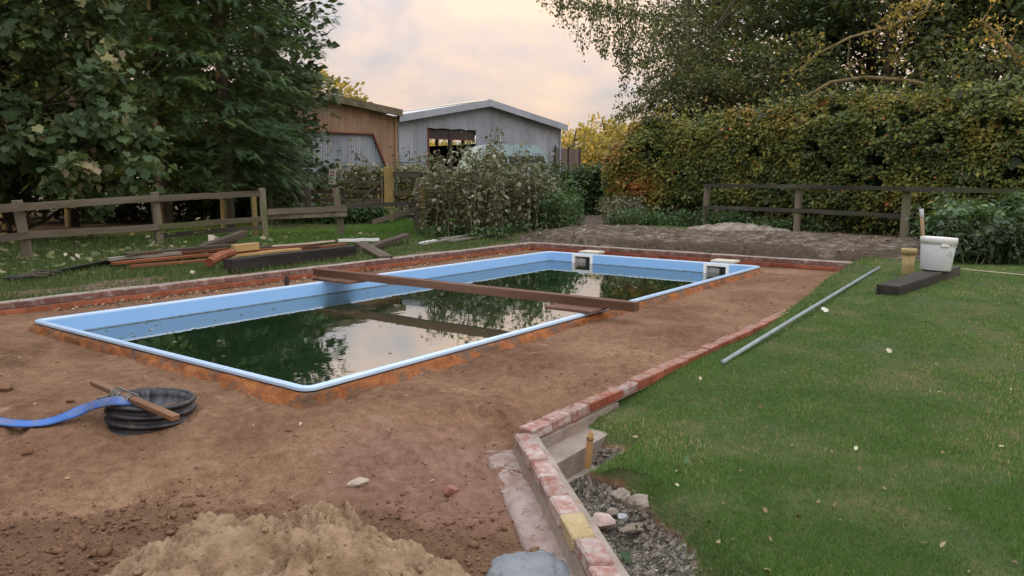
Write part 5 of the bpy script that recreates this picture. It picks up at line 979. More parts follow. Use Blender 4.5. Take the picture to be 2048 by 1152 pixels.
def clump_tree(name, label, base, top, ell, nclump, per, lsize, tmpl, mat, trunk_r=0.16, cr_=0.7, flat=0.65, bark='bark', hang=0.3, group=None, cat='tree', rbias=0.0, gauss=False):
    """trunk with limbs to leaf clumps spread through a crown given as ellipsoids (cx,cy,cz,rx,ry,rz)"""
    base = np.asarray(base, float); o = empty(name, base); tag(o, label, cat, group); m_ = MB(); H_ = top-base[2]
    tp = [np.array([0, 0, -0.2])]
    for i in range(1, 7): tp.append(np.array([RNG.normal(0, 0.05)*i*0.5, RNG.normal(0, 0.05)*i*0.5, H_*i/6]))
    m_.tube(tp, list(np.linspace(trunk_r, trunk_r*0.25, 7)), 8, caps=False)
    C = []; A = []; R_ = []; w_ = np.array([e[3]*e[4]*e[5] for e in ell])**0.66; w_ /= w_.sum()
    cc = []
    for k in range(nclump):
        e = ell[RNG.choice(len(ell), p=w_)]; d = unit(RNG.normal(0, 1, 3)); r_ = RNG.uniform(0.45, 1.0)**0.6
        cc.append(np.array(e[:3])-base+d*np.array(e[3:])*r_)
    for c_ in cc:
        hz_ = max(0.25, min(H_*0.95, c_[2]-0.45*np.hypot(c_[0], c_[1]))); i = hz_/H_*6; i0 = int(min(i, 5)); t0 = tp[i0]+(tp[i0+1]-tp[i0])*(i-i0)
        if RNG.random() < 0.7: limb(m_, t0, c_, 0.02+0.02*H_/8, 0.008, 0.12, 4, 0.12, 4)
        n_ = int(per*RNG.uniform(0.6, 1.4)); s_ = cr_*RNG.uniform(0.7, 1.3)
        q = RNG.normal(0, 0.42, (n_, 3)) if gauss else unit(RNG.normal(0, 1, (n_, 3)))*(RNG.random((n_, 1))**0.45)
        q = q*np.array([s_, s_, s_*flat]); C.append(c_+q); out_ = unit(c_*np.array([1, 1, 0.3])+1e-3); A.append(unit(q*0.8+out_*0.6*s_+np.array([0, 0, -hang*s_]))); R_.append(np.full(n_, RNG.normal(0, 0.13)))
    m_.build('trunk', M[bark], o, True)
    C = np.concatenate(C); A = np.concatenate(A); R_ = np.concatenate(R_); ok = C[:, 2]+base[2] > 0.12; C, A, R_ = C[ok], A[ok], R_[ok]
    nm = A*0.4+np.array([0, 0, 0.9]); rn = RNG.beta(1.6, 2.2, len(C))+R_+rbias
    leaves('crown', C, A, nm, lsize, tmpl, mat, o, rn, 0.45); return o
def conifer(name, label, base, H_, R0, nb_, fs=0.36, mat='leaf_conifer', group=None, lean=0.0, bare=0.09):
    base = np.asarray(base, float); o = empty(name, base); tag(o, label, 'tree', group); m_ = MB()
    m_.tube([(0, 0, -0.2), (0.02, 0, H_*0.3), (-0.03, 0.02, H_*0.65), (0, 0, H_)], [0.17, 0.14, 0.08, 0.02], 8, caps=False)
    C = []; A = []; R_ = []
    for k in range(nb_):
        z = H_*(bare+(1-bare)*(k+RNG.random())/nb_); f_ = z/H_; L_ = (R0*(1-f_)**0.55*(0.58+0.42*min(1, f_*2.6))+0.25)*RNG.uniform(0.65, 1.18); a = RNG.random()*2*PI; d = np.array([math.cos(a), math.sin(a), 0]); s_ = np.array([-d[1], d[0], 0])
        tone = RNG.normal(0, 0.20); n_ = max(8, int(L_/0.029))
        if k % 3 == 0: limb(m_, (0, 0, z), d*L_*0.9+np.array([0, 0, z-0.10*L_]), 0.022, 0.006, 0.05, 3, 0.0, 3)
        for i in range(n_):
            t = 0.12+0.88*(i+RNG.random())/n_; p_ = d*L_*t+np.array([0, 0, z+0.10*L_*t-0.34*L_*t*t+0.10*L_*t**4])+s_*RNG.normal(0, 0.17*L_*(0.25+t*0.8-0.55*t**4))+np.array([0, 0, RNG.normal(0, 0.035)])
            C.append(p_); A.append(d*0.9+s_*RNG.choice((-1, 1))*RNG.uniform(0.1, 0.9)+np.array([0, 0, -0.30+0.15*RNG.normal()])); R_.append(0.36+tone+0.28*t*RNG.random()+0.1*RNG.normal())
    C = np.array(C); A = unit(np.array(A)); m_.build('trunk', M['bark'], o, True); nm = np.tile([0, 0, 1.0], (len(C), 1))+A*0.2
    leaves('crown', C, A, nm, fs, 'frond', mat, o, np.array(R_), 0.28); return o
def gnd(x, y): return hz(x, y)
# left: maple over the fence, conifers, dark trees behind
clump_tree('maple_tree', 'large leaved maple with pale turning leaves at the far left', (-10.2, 15.6, gnd(-10.2, 15.6)), 8.6, [(-9.6, 15.0, 4.4, 2.2, 1.9, 3.6), (-8.5, 14.6, 2.6, 1.5, 1.2, 1.9), (-7.6, 15.0, 2.2, 1.0, 1.0, 1.3), (-11.0, 14.6, 2.5, 1.8, 1.4, 2.0), (-8.9, 14.8, 5.6, 1.6, 1.4, 1.8)], 190, 58, 0.160, 'maple', 'leaf_maple', 0.20, 0.42, 0.8, hang=1.0, rbias=0.06)
conifer('conifer_tree', 'dense dark green conifer standing right beside the maple', (-8.1, 17.9, gnd(-8.1, 17.9)), 10.0, 2.15, 215, 0.25, group='conifers on the left')
conifer('conifer_tree', 'middle conifer with drooping sprays above the end fence post', (-6.9, 18.6, gnd(-6.9, 18.6)), 11.0, 2.25, 230, 0.25, group='conifers on the left')
conifer('conifer_tree', 'rightmost conifer whose edge stands against the sky by the shed', (-6.6, 20.6, gnd(-6.6, 20.6)), 11.5, 2.1, 235, 0.25, group='conifers on the left')
conifer('conifer_tree', 'tall conifer behind the maple at the top left', (-11.2, 19.5, gnd(-11.2, 19.5)), 12.0, 2.4, 200, 0.34, mat='leaf_conifer', group='conifers on the left')
for k, (x, y, h_, lab) in enumerate(((-16.5, 23.5, 11, 'dark tree filling the far left behind the maple'), (-12.5, 25.0, 12, 'dark tree behind the maple and the conifers'), (-9.3, 25.5, 10.5, 'dark tree filling the gaps behind the middle conifers'))):
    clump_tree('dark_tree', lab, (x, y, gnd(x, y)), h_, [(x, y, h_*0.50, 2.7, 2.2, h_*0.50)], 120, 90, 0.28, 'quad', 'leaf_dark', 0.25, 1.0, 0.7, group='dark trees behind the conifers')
for k, (x, y, lab) in enumerate(((-14.5, 20.5, 'added dark leaves for the shade behind the maple trunk'), (-11.5, 22.0, 'added dark leaves for the shade below the tall conifer behind the maple'), (-8.6, 22.6, 'added dark leaves for the shade between the conifer trunks'), (-7.9, 24.2, 'added dark leaves for the shade left of the wooden gate'))):
    clump_tree('shade_fill_shrub', lab, (x, y, gnd(x, y)), 2.6, [(x, y, 1.5, 2.0, 1.0, 1.6)], 55, 70, 0.20, 'quad', 'leaf_dark', 0.06, 0.7, 0.8, cat='shrub', group='dark fill for the shade under the left trees')  # leaf masses added to close bright gaps where deep shade lies under the trees
# left, out of the picture: trees added to keep the low sun off the garden
for k, (x, y, h_) in enumerate(((-13.0, 11.5, 8.4), (-12.2, 8.0, 8.0), (-12.6, 4.6, 8.6), (-12.0, 1.2, 8.2), (-12.5, -2.2, 8.5), (-12.0, -5.6, 8.3), (-12.6, -9.0, 8.6))):
    clump_tree('shade_tree', 'evergreen tree added out of view on the left to shade the garden', (x, y, gnd(x, y)), h_, [(x, y, h_*0.5, 2.3, 2.4, h_*0.5), (x, y, 2.4, 1.8, 2.4, 2.0)], 100, 60, 0.60, 'quad', 'leaf_dark', 0.22, 1.1, 0.85, group='unseen shade trees on the left')
# right: beech hedge
HP = np.array([(2.75, 20.9), (4.2, 19.9), (5.9, 18.6), (7.4, 16.9), (9.2, 14.9), (11.6, 12.6)]); seg = np.linalg.norm(np.diff(HP, axis=0), axis=1); cum = np.concatenate([[0], np.cumsum(seg)])
def hedge_pt(s):
    i = np.clip(np.searchsorted(cum, s, 'right')-1, 0, len(seg)-1); t = (s-cum[i])/seg[i]; p_ = HP[i]+(HP[i+1]-HP[i])*t[:, None]; d = (HP[i+1]-HP[i])/seg[i][:, None]; return p_, np.stack([d[:, 1], -d[:, 0]], -1)
hedge = empty('beech_hedge', (HP[0][0], HP[0][1], 0.15)); tag(hedge, 'tall autumn beech hedge behind the dark fence on the right', 'hedge', kind='thing'); HO = np.array([HP[0][0], HP[0][1], 0.15])
def hedge_leaves(name, N, size, tmpl, inner, mat, parent=hedge):
    s = RNG.random(N)**1.0*cum[-1]; p_, nrm = hedge_pt(s); nrm = -nrm if False else nrm
    top = 2.66+0.50*(fbm(s*0.6, s*0+1, 3)-0.5)+0.55*(fbm(s*2.5, s*0+5, 13)-0.5)+np.abs(RNG.normal(0, 0.10, N)); top = top*(0.72+0.28*sstep(0.0, 1.0, s))
    z = RNG.random(N)**0.85*top; half = 0.62*(0.55+0.45*sstep(0.1, 0.9, z))*(1-0.45*sstep(0.8, 1.0, z/top)); half = half*(0.80+0.5*fbm(s*1.6, z*1.6, 19))
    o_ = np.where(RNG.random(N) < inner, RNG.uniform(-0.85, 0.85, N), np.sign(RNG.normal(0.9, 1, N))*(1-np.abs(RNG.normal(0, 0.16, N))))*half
    C = np.stack([p_[:, 0]+nrm[:, 0]*o_, p_[:, 1]+nrm[:, 1]*o_, z+0.20], -1)
    dens = fbm(s*2.0, z*3.2, 41); keep = dens > 0.36 if 'inner' not in name else dens > -1; keep = keep if 'inner' in name else dens > 0.36-0.10*sstep(1.2, 0.6, z)+0.0*s; keep &= ~((z < 0.55) & (RNG.random(N) < 0.72)); 
    out_ = np.stack([nrm[:, 0]*np.sign(o_), nrm[:, 1]*np.sign(o_), np.full(N, 0.25)], -1); A = out_*0.5+np.array([0, 0, -0.45])
    rn = 0.42*RNG.random(N)+1.05*(fbm(s*0.8, z*1.0, 53)-0.26)-0.10+0.30*sstep(2.4, 0.3, s+0.6*(fbm(z*2, s*2, 9)-0.5))+0.12*sstep(1.9, 2.7, z)+np.where(RNG.random(N) < 0.02, 0.5, 0)
    leaves(name, C[keep]-HO, A[keep], out_[keep]+np.array([0, 0, 0.6]), size, tmpl, mat, parent, rn[keep], 0.45)
hedge_leaves('foliage', 95000, 0.092, 'quad', 0.30, 'leaf_beech')
hedge_leaves('inner_foliage', 9000, 0.24, 'quad', 1.0, 'leaf_dark')  # larger dark leaves added inside the hedge to block light coming through
SC_ = []; SA_ = []; SR_ = []; m_ = MB()
for k in range(330):
    s0_ = RNG.random()*cum[-1]; p_, nr_ = hedge_pt(np.array([s0_])); up_ = RNG.random() < 0.6; zt_ = RNG.uniform(2.3, 2.75) if up_ else RNG.uniform(0.6, 2.4); b_ = np.array([p_[0, 0], p_[0, 1], zt_+0.1])+np.array([nr_[0, 0], nr_[0, 1], 0])*(RNG.uniform(-0.4, 0.5) if up_ else 0.5)
    d_ = np.array([RNG.normal(0, 0.3), RNG.normal(0, 0.3), 1.0]) if up_ else np.array([nr_[0, 0], nr_[0, 1], RNG.normal(0.1, 0.4)]); d_ = unit(d_)*RNG.uniform(0.25, 0.75 if up_ else 0.45); pts_ = limb(m_, b_-HO, b_-HO+d_, 0.006, 0.002, 0.1, 3, 0.05, 3)
    for j in range(18):
        t = RNG.random()*3; q = pts_[min(int(t), 2)]+(pts_[min(int(t), 2)+1]-pts_[min(int(t), 2)])*(t-int(t)); SC_.append(q+RNG.normal(0, 0.05, 3)); SA_.append(RNG.normal(0, 0.7, 3)+np.array([0, 0, -0.2])); SR_.append(0.35+0.35*RNG.random()+0.25*float(sstep(2.6, 0.3, s0_)))
SC_ = np.array(SC_); leaves('shoots', SC_, np.array(SA_), np.tile([0, 0, 1.0], (len(SC_), 1)), 0.092, 'quad', 'leaf_beech', hedge, np.array(SR_), 0.4)
for s in np.arange(0.15, cum[-1], 0.16):
    p_, nr_ = hedge_pt(np.array([s])); b_ = np.array([p_[0, 0], p_[0, 1], 0.1])+np.array([nr_[0, 0], nr_[0, 1], 0])*RNG.normal(0, 0.15)-HO; limb(m_, b_, b_+np.array([RNG.normal(0, 0.2), RNG.normal(0, 0.2), RNG.uniform(1.2, 2.2)]), 0.022, 0.006, 0.10, 4, 0, 4)
m_.build('stems', M['bark'], hedge, True)['kind'] = 'stuff'
# right: birch with hanging sprays against the sky
BY = 22.0; bb = np.array([5.2, 23.2, 0.15]); birch = empty('birch_tree', bb); tag(birch, 'birch with thin hanging leafy sprays against the sky', 'tree'); bw = MB(); C = []; A = []; R_ = []
bw.tube([(0, 0, -0.2), (0.05, 0, 3), (-0.1, 0.05, 6), (-0.2, 0, 10.5)], [0.17, 0.14, 0.11, 0.05], 8, caps=False)
prof_x = [1070, 1110, 1140, 1165, 1190, 1215, 1235, 1250, 1280, 1320, 1360, 1420]; prof_y = [8, 45, 75, 118, 95, 140, 110, 190, 205, 215, 225, 235]
def spray(top, bot, n_, spread=0.10):
    top = np.asarray(top); bot = np.asarray(bot); L_ = np.linalg.norm(bot-top); side = RNG.normal(0, 0.05, 3); pts = [top+(bot-top)*t+side*math.sin(t*PI)*1.2+RNG.normal(0, 0.015, 3) for t in np.linspace(0, 1, 7)]
    bw.tube([p_-bb for p_ in pts], list(np.linspace(0.008, 0.003, 7)), 3, caps=False)
    for i in range(n_):
        t = RNG.random()**0.8; k = min(int(t*6), 5); p_ = pts[k]+(pts[k+1]-pts[k])*(t*6-k); C.append(p_+RNG.normal(0, spread, 3)*np.array([1, 1, 0.7])*(1.25-0.65*t)); A.append(np.array([RNG.normal(0, 0.6), RNG.normal(0, 0.6), -1.0])); R_.append(RNG.beta(1.6, 2.4))
for px in np.concatenate([RNG.uniform(1072, 1170, 14), RNG.uniform(1165, 1260, 30), RNG.uniform(1240, 1430, 74)]):
    yb = np.interp(px, prof_x, prof_y)-abs(RNG.normal(0, 26 if px < 1240 else 60)); Y = BY+RNG.normal(0, 0.8); bot = AT(px, yb, Y); top = AT(px+RNG.normal(10, 12), yb-RNG.uniform(70, 150), Y+RNG.normal(0, 0.2)); spray(top, bot, int(np.linalg.norm(bot-top)*38))
for px, y0_, x1, y1_ in ((1345, 180, 1232, 238), (1380, 150, 1250, 190), (1390, 205, 1240, 228), (1400, 95, 1255, 130), (1420, 60, 1150, 10), (1400, 20, 1085, -5), (1380, 215, 1290, 240)):
    for k in range(5):
        Y = BY+RNG.normal(0, 0.5); a = AT(px, y0_+RNG.normal(0, 10), Y); b_ = AT(x1+RNG.normal(8, 12), y1_+RNG.normal(0, 9), Y+RNG.normal(0, 0.3)); spray(a, b_, int(np.linalg.norm(b_-a)*46), 0.12)
    limb(bw, AT(px+60, y0_-70, BY+0.6)-bb, AT(px, y0_, BY)-bb, 0.04, 0.012, 0.08, 4)
bw.build('trunk', M['bark'], birch, True); C = np.array(C); leaves('crown', C-bb, np.array(A), RNG.normal(0, 1, (len(C), 3)), 0.082, 'quad', 'leaf_birch', birch, np.array(R_), 0.35)
# right: trees and shrubs over the hedge
def Q(px, py, Y): q = AT(px, py, Y); return q
for (px, py, Y, rx, rz, n_, per, ls, mt, nm_, lab, rb_) in (
    (1420, 60, 24.5, 1.9, 3.0, 70, 120, 0.12, 'leaf_olive', 'olive_tree', 'olive green leafy tree rising just right of the birch sprays', 0.0),
    (1530, 165, 22.0, 2.0, 1.3, 60, 120, 0.11, 'leaf_olive', 'garden_shrub', 'rounded olive green shrub above the hedge middle', 0.05),
    (1400, 205, 21.5, 1.5, 0.9, 45, 110, 0.10, 'leaf_olive', 'garden_shrub', 'brownish green shrub above the left half of the hedge', 0.1),
    (1690, 235, 18.3, 2.0, 0.55, 55, 110, 0.10, 'leaf_olive', 'garden_shrub', 'low green shrub along the hedge top below the mossy limb', 0.0),
    (1985, 190, 16.0, 1.3, 1.1, 45, 110, 0.10, 'leaf_olive', 'garden_shrub', 'green shrub with a few red leaves at the right edge', 0.08),
    (1560, 30, 27.0, 2.6, 3.4, 80, 70, 0.20, 'leaf_olive', 'garden_tree', 'leafy dark tree behind the golden branches', -0.08)):
    c_ = Q(px, py, Y); g_ = gnd(c_[0], c_[1]); clump_tree(nm_, lab, (c_[0]+0.2, c_[1]+0.4, g_), c_[2]+rz*0.6, [(c_[0], c_[1], c_[2], rx, rx*0.75, rz)], n_, per, ls, 'quad', mt, 0.11, 0.55, 0.6, hang=0.5, rbias=rb_, cat='shrub' if 'shrub' in nm_ else 'tree', group='trees and shrubs over the hedge')
for k, (x, y, h_, lab) in enumerate(((8.6, 29.0, 12, 'tall dark tree behind the left part of the beech hedge'), (12.5, 27.5, 12.5, 'tall dark tree behind the middle of the beech hedge'), (16.0, 24.5, 12, 'tall dark tree behind the right part of the beech hedge'), (13.6, 19.6, 9.5, 'dark evergreen tree at the upper right behind the hedge'), (18.5, 19.5, 12, 'tall dark tree filling the right picture edge'), (11.0, 23.2, 11, 'dark tree standing close behind the mossy limbs'))):
    clump_tree('dark_tree', lab, (x, y, gnd(x, y)), h_, [(x, y, h_*0.52, 2.8, 2.4, h_*0.5)], 125, 132, 0.205, 'quad', 'leaf_dark', 0.25, 1.0, 0.7, group='dark trees behind the hedge')
# mossy limbs with sparse golden leaves
ob = np.array([11.6, 16.9, 0.2]); old = empty('old_tree', ob); tag(old, 'old tree with bare mossy limbs and sparse golden leaves over the hedge', 'tree'); m_ = MB(); LC = []
def arch(pxs, Y, r0, r1, twigs=14, tl_=0.55, gold=1.0):
    P_ = [AT(x, y, Y+dy)-ob for x, y, dy in pxs]; m_.tube(P_, list(np.linspace(r0, r1, len(P_))), 6, caps=False)
    for k in range(twigs):
        t = RNG.random()*(len(P_)-1); i = int(min(t, len(P_)-2)); p_ = P_[i]+(P_[i+1]-P_[i])*(t-i); d = unit((P_[i+1]-P_[i])+RNG.normal(0, 0.9, 3)*np.linalg.norm(P_[i+1]-P_[i])+np.array([0, 0, -0.1])); L_ = tl_*RNG.uniform(0.4, 1.3); pts = limb(m_, p_, p_+d*L_, 0.010, 0.003, 0.12, 4, 0.1, 3)
        for j in range(3):
            q = pts[RNG.integers(1, 5)]; d2 = unit(d+RNG.normal(0, 0.8, 3)); p2 = limb(m_, q, q+d2*L_*0.45, 0.005, 0.002, 0.1, 3, 0, 3); LC.extend([p2[-1]+RNG.normal(0, 0.03, 3) for _ in range(int(3*gold))])
arch([(1880, -40, 0), (1852, 22, 0), (1790, 50, -0.1), (1700, 75, -0.2), (1640, 105, -0.3), (1585, 150, -0.3)], 17.0, 0.050, 0.012, 26)
arch([(1852, 22, 0), (1812, 65, 0.1), (1800, 110, 0.1), (1785, 150, 0.0)], 17.0, 0.022, 0.008, 10)
arch([(1860, -10, 0), (1830, 15, 0.1), (1800, 30, 0), (1760, 45, 0)], 16.8, 0.03, 0.008, 16, 0.4, 2.0)
arch([(1850, 170, 0), (1800, 160, 0), (1730, 155, -0.1), (1660, 165, -0.2), (1610, 195, -0.2)], 17.2, 0.060, 0.030, 12, 0.5, 0.6)
arch([(1700, 78, 0), (1695, 120, 0), (1705, 160, 0)], 16.9, 0.016, 0.008, 5, 0.4, 0.5)
arch([(2040, 130, 0), (2020, 95, 0), (1985, 60, 0), (1960, 40, 0)], 15.6, 0.05, 0.02, 18, 0.5, 1.0)
arch([(1770, 150, 0), (1745, 190, 0), (1735, 215, 0)], 17.0, 0.02, 0.012, 4, 0.4, 0.5)
tw_ = MB(); tw_.tube([(0, 0, -0.2), (0.1, 0, 2.5), (0.0, 0.1, 4.6), (0.2, 0, 7)], [0.16, 0.13, 0.11, 0.06], 8, caps=False); tw_.build('trunk', M['bark'], old, True); m_.build('limbs', M['mossy_branch'], old, True); LC = np.array(LC); leaves('crown', LC, RNG.normal(0, 0.6, (len(LC), 3))+np.array([0, 0, -0.5]), RNG.normal(0, 1, (len(LC), 3)), 0.070, 'oval', 'leaf_gold', old, RNG.random(len(LC)), 0.4)
# far golden trees in the last sun
for k, (px, py, Y, rx, lab) in enumerate(((1150, 262, 62, 3.6, 'golden sunlit tree just right of the barn gable end'), (1205, 240, 66, 4.2, 'taller golden sunlit tree behind the copper end of the hedge'), (1265, 250, 72, 4.5, 'golden tree seen through the birch sprays'), (1090, 268, 78, 4.5, 'golden tree hidden behind the barn roof corner'), (655, 150, 48, 2.8, 'golden sunlit tree peeping past the conifer above the shed'), (900, 285, 84, 4.6, 'golden tree seen through the open barn bay'), (860, 285, 88, 4.6, 'golden tree at the left of the open barn bay'), (945, 285, 80, 4.6, 'golden tree seen at the right of the barn bay'))):
    c_ = AT(px, py, Y); h_ = c_[2]-0.15; clump_tree('golden_tree', lab, (c_[0], c_[1], 0.15), c_[2], [(c_[0], c_[1], 0.15+h_*0.52, rx, rx*0.8, h_*0.50)], 110, 38, 0.34, 'quad', 'leaf_gold', 0.2, 0.8, 0.75, group='golden trees far behind')
# middle: brambles and tall weeds
def thicket(name, label, pts, hts, nst, lper, lsize, mat, stem='stem_dry', r_=0.012, lean=0.25, tm='oval', cat='bush', kind=None, seed=0):
    p0 = np.array([np.mean(pts[:, 0]), np.mean(pts[:, 1]), 0.15]); o = empty(name, p0); tag(o, label, cat, kind=kind); m_ = MB(); C = []; A = []; R_ = []
    for k in range(nst):
        i = RNG.integers(len(pts)); x, y = pts[i]+RNG.normal(0, 0.15, 2); h_ = hts[i]*RNG.uniform(0.55, 1.08); b_ = np.array([x, y, hz(x, y)]); tip = b_+np.array([RNG.normal(0, lean)*h_, RNG.normal(0, lean)*h_, h_]); pl_ = limb(m_, b_-p0, tip-p0, r_, r_*0.35, 0.10, 5, 0.05, 4)
        tone = RNG.normal(0, 0.10)
        for j in range(int(lper*RNG.uniform(0.6, 1.4))):
            t = RNG.random()**0.75*5; q = pl_[min(int(t), 4)]+(pl_[min(int(t), 4)+1]-pl_[min(int(t), 4)])*(t-int(t)); d = unit(np.array([RNG.normal(), RNG.normal(), -0.15])); C.append(q+d*RNG.uniform(0.02, 0.22)*(0.4+h_*0.3)); A.append(d+np.array([0, 0, -0.35])); R_.append(RNG.beta(1.5, 2.3)+tone)
    m_.build('stems', M[stem], o, True)['kind'] = 'stuff'; C = np.array(C); A = np.array(A); leaves('foliage', C, A, np.tile([0, 0, 1.0], (len(C), 1)), lsize, tm, mat, o, np.array(R_), 0.4); return o
def px_pts(n_, x0, x1, y0, y1, z=0.2): return np.array([G(RNG.uniform(x0, x1), RNG.uniform(y0, y1), z)[:2] for _ in range(n_)])
pb = px_pts(70, 855, 1105, 440, 462); hb_ = np.array([2.55*(1-abs((p_[0]+0.75)/2.6)**2.2) if abs(p_[0]+0.75) < 2.5 else 0.5 for p_ in pb]); hb_ = np.interp([1024+FPX*p_[0]/p_[1] for p_ in pb], [850, 880, 920, 1000, 1050, 1090, 1120], [1.3, 1.75, 2.0, 2.05, 1.95, 1.7, 1.2])
thicket('bramble_thicket', 'tall tangled thicket with pale dry leaves in front of the barn', pb, hb_, 165, 44, 0.125, 'leaf_bramble', lean=0.15)
pt_s = px_pts(14, 930, 1040, 440, 455); thicket('tall_weed', 'tall thin leafy stalks rising from the thicket before the barn', pt_s, np.full(14, 2.5), 15, 46, 0.12, 'leaf_bramble', lean=0.07, cat='weed')
pw = px_pts(40, 640, 860, 405, 416); thicket('weed_patch', 'tall green weeds in front of the shed and gate', pw+np.array([0, 1.5]), np.full(40, 1.55), 190, 34, 0.12, 'leaf_nettle', 'stem_green', lean=0.12)
pw = np.array([AT(x, 330, 30.5)[:2] for x in RNG.uniform(640, 870, 40)]); thicket('weed_patch', 'dark weeds growing up the base of the barn sheets', pw, np.full(40, 1.75), 170, 36, 0.16, 'leaf_bramble', 'stem_green', lean=0.12)
pw = np.array([AT(RNG.choice((712, 725, 800, 846)), 330, 29.0)[:2] for _ in range(12)]); thicket('tall_weed', 'tall spiky weeds standing against the shed door', pw, np.full(12, 2.6), 12, 60, 0.15, 'leaf_bramble', 'stem_green', lean=0.04, cat='weed')
pn = np.concatenate([px_pts(40, 1085, 1150, 415, 462), px_pts(30, 1095, 1145, 398, 415)]); thicket('nettle_patch', 'green nettle patch left of the bare path', pn, np.where(pn[:, 1] > 20, 1.35, 0.85), 300, 32, 0.10, 'leaf_nettle', 'stem_green', lean=0.14)
pn = np.array([AT(x, 345, 27.5)[:2] for x in RNG.uniform(1080, 1215, 40)]); thicket('nettle_patch', 'dark green nettles closing the view behind the path', pn, np.full(40, 1.75), 240, 34, 0.14, 'leaf_nettle', 'stem_green', lean=0.12)
pn = px_pts(50, 1215, 1500, 446, 458, 0.22); thicket('nettle_patch', 'low green nettles along the foot of the beech hedge', pn, np.full(50, 0.42), 260, 20, 0.085, 'leaf_nettle', 'stem_green', lean=0.25)
pn = px_pts(40, 1500, 1800, 452, 470, 0.2); thicket('nettle_patch', 'low weeds between the fence posts on the right', pn, np.full(40, 0.30), 170, 16, 0.08, 'leaf_nettle', 'stem_green', lean=0.25)
pn = px_pts(40, 1215, 1270, 425, 455, 0.2); thicket('weed_patch', 'dry brown weeds at the copper end of the hedge', pn, np.full(40, 0.75), 120, 20, 0.085, 'leaf_bramble', 'stem_dry', lean=0.25)
pn = px_pts(30, 860, 1090, 455, 466, 0.2); thicket('weed_patch', 'low green weeds along the foot of the thicket', pn, np.full(30, 0.34), 110, 14, 0.08, 'leaf_nettle', 'stem_green', lean=0.3)
pn = px_pts(16, 715, 800, 410, 440, 0.12); thicket('weed_patch', 'leafy weeds growing through the broken rails', pn, np.full(16, 0.65), 30, 22, 0.12, 'leaf_bramble', 'stem_green', lean=0.25)
pn = np.array([AT(x, 400, 21.5)[:2] for x in RNG.uniform(560, 780, 30)]); thicket('weed_patch', 'dark ground weeds under the wooden gate', pn, np.full(30, 0.6), 150, 24, 0.11, 'leaf_nettle', 'stem_green', lean=0.25)
# laurel and ivy at the right edge
pn = np.array([AT(x, 500, y)[:2] for x, y in zip(RNG.uniform(1885, 2120, 50), RNG.uniform(11.6, 13.0, 50))]); thicket('laurel_bush', 'green laurel bush with broad leaves at the right edge', pn, np.full(50, 0.88), 100, 40, 0.125, 'leaf_laurel', 'stem_green', lean=0.16)
pn = np.array([AT(x, 510, y)[:2] for x, y in zip(RNG.uniform(1900, 2140, 50), RNG.uniform(11.2, 12.2, 50))]); thicket('ivy_mound', 'dark ivy mound below the laurel beside the lawn', pn, np.full(50, 0.62), 190, 40, 0.085, 'leaf_ivy', 'stem_green', lean=0.3)
# thin weeds by the timber pile
for (x, y, h_, lab) in ((298, 505, 0.55, 'thin weed with pale leaves left of the timber stack'), (367, 505, 0.62, 'thin weed standing in front of the timber stack'), (393, 492, 0.78, 'taller thin weed behind the timber stack'), (80, 545, 0.30, 'small pale weed beside the leftmost fence post')):
    q = on_ground(x, y, 0.05); thicket('weed', lab, np.array([q[:2]]), np.array([h_]), 1, 22, 0.10, 'leaf_bramble', 'stem_green', 0.006, 0.03, cat='weed')
q = on_ground(1240, 1142, -0.35); thicket('weed', 'small green weed at the foot of the near wall', np.array([q[:2]]), np.array([0.12]), 6, 7, 0.055, 'leaf_nettle', 'stem_green', 0.003, 0.3, cat='weed')
q = on_ground(1250, 1015, -0.35); thicket('weed', 'tiny green weed between the stones in the gravel', np.array([q[:2]]), np.array([0.06]), 3, 5, 0.04, 'leaf_nettle', 'stem_green', 0.002, 0.3, cat='weed')
# ------------------------------------------------------------------ grass
def blades(name, X, Y, h, w, mat, label, lean=0.6, rnd=None):
    N = len(X); Z = zs(X, Y); a = RNG.random(N)*2*PI; l_ = h*RNG.uniform(0.1, lean, N); b_ = RNG.random(N)*2*PI; dx, dy = np.cos(a)*w/2, np.sin(a)*w/2
    V = np.stack([np.stack([X-dx, Y-dy, Z-0.004], -1), np.stack([X+dx, Y+dy, Z-0.004], -1), np.stack([X+np.cos(b_)*l_, Y+np.sin(b_)*l_, Z+h], -1)], 1).reshape(-1, 3)
    F = np.arange(3*N).reshape(-1, 3); rn = RNG.beta(1.6, 2.2, N) if rnd is None else np.clip(rnd, 0, 1)
    o = link(name, mesh_np(name, V, F, {'rnd': np.repeat(rn, 3)}), M[mat]); return tag(o, label, None, None, 'stuff')
def polar(N, t0, t1, r0, r1):
    r_ = r0*np.exp(RNG.random(N)*math.log(r1/r0)); t = RNG.uniform(t0, t1, N); return r_*np.sin(t), r_*np.cos(t), r_
def uvs(X, Y):
    qx, qy = X-PB[0], Y-PB[1]; return qx*EU[0]+qy*EU[1], qx*EV[0]+qy*EV[1]
X, Y, r_ = polar(560000, -0.02, 0.92, 2.1, 17.0); U_, V_ = uvs(X, Y); gm, pm, *_ = masks(U_, V_); keep = right_side(U_, V_) & (RNG.random(len(X)) < np.clip(gm*1.25-0.15, 0.05, 1)*(1-0.85*sstep(0.5, 0.95, pm))*(0.25+0.95*sstep(0.30, 0.62, fbm(X*2.6, Y*2.6, 37)))) & (U_ < 11.5); X, Y, r_, gm = X[keep], Y[keep], r_[keep], gm[keep]
pt_ = fbm(X*1.3, Y*1.3, 66); dry = sstep(0.42, 0.66, fbm(X*0.9+3, Y*0.9, 88))*0.8+0.5*sstep(0.5, 0.7, fbm(X*3.1+3, Y*3.1, 18)); wdt = 0.0022+0.00075*r_
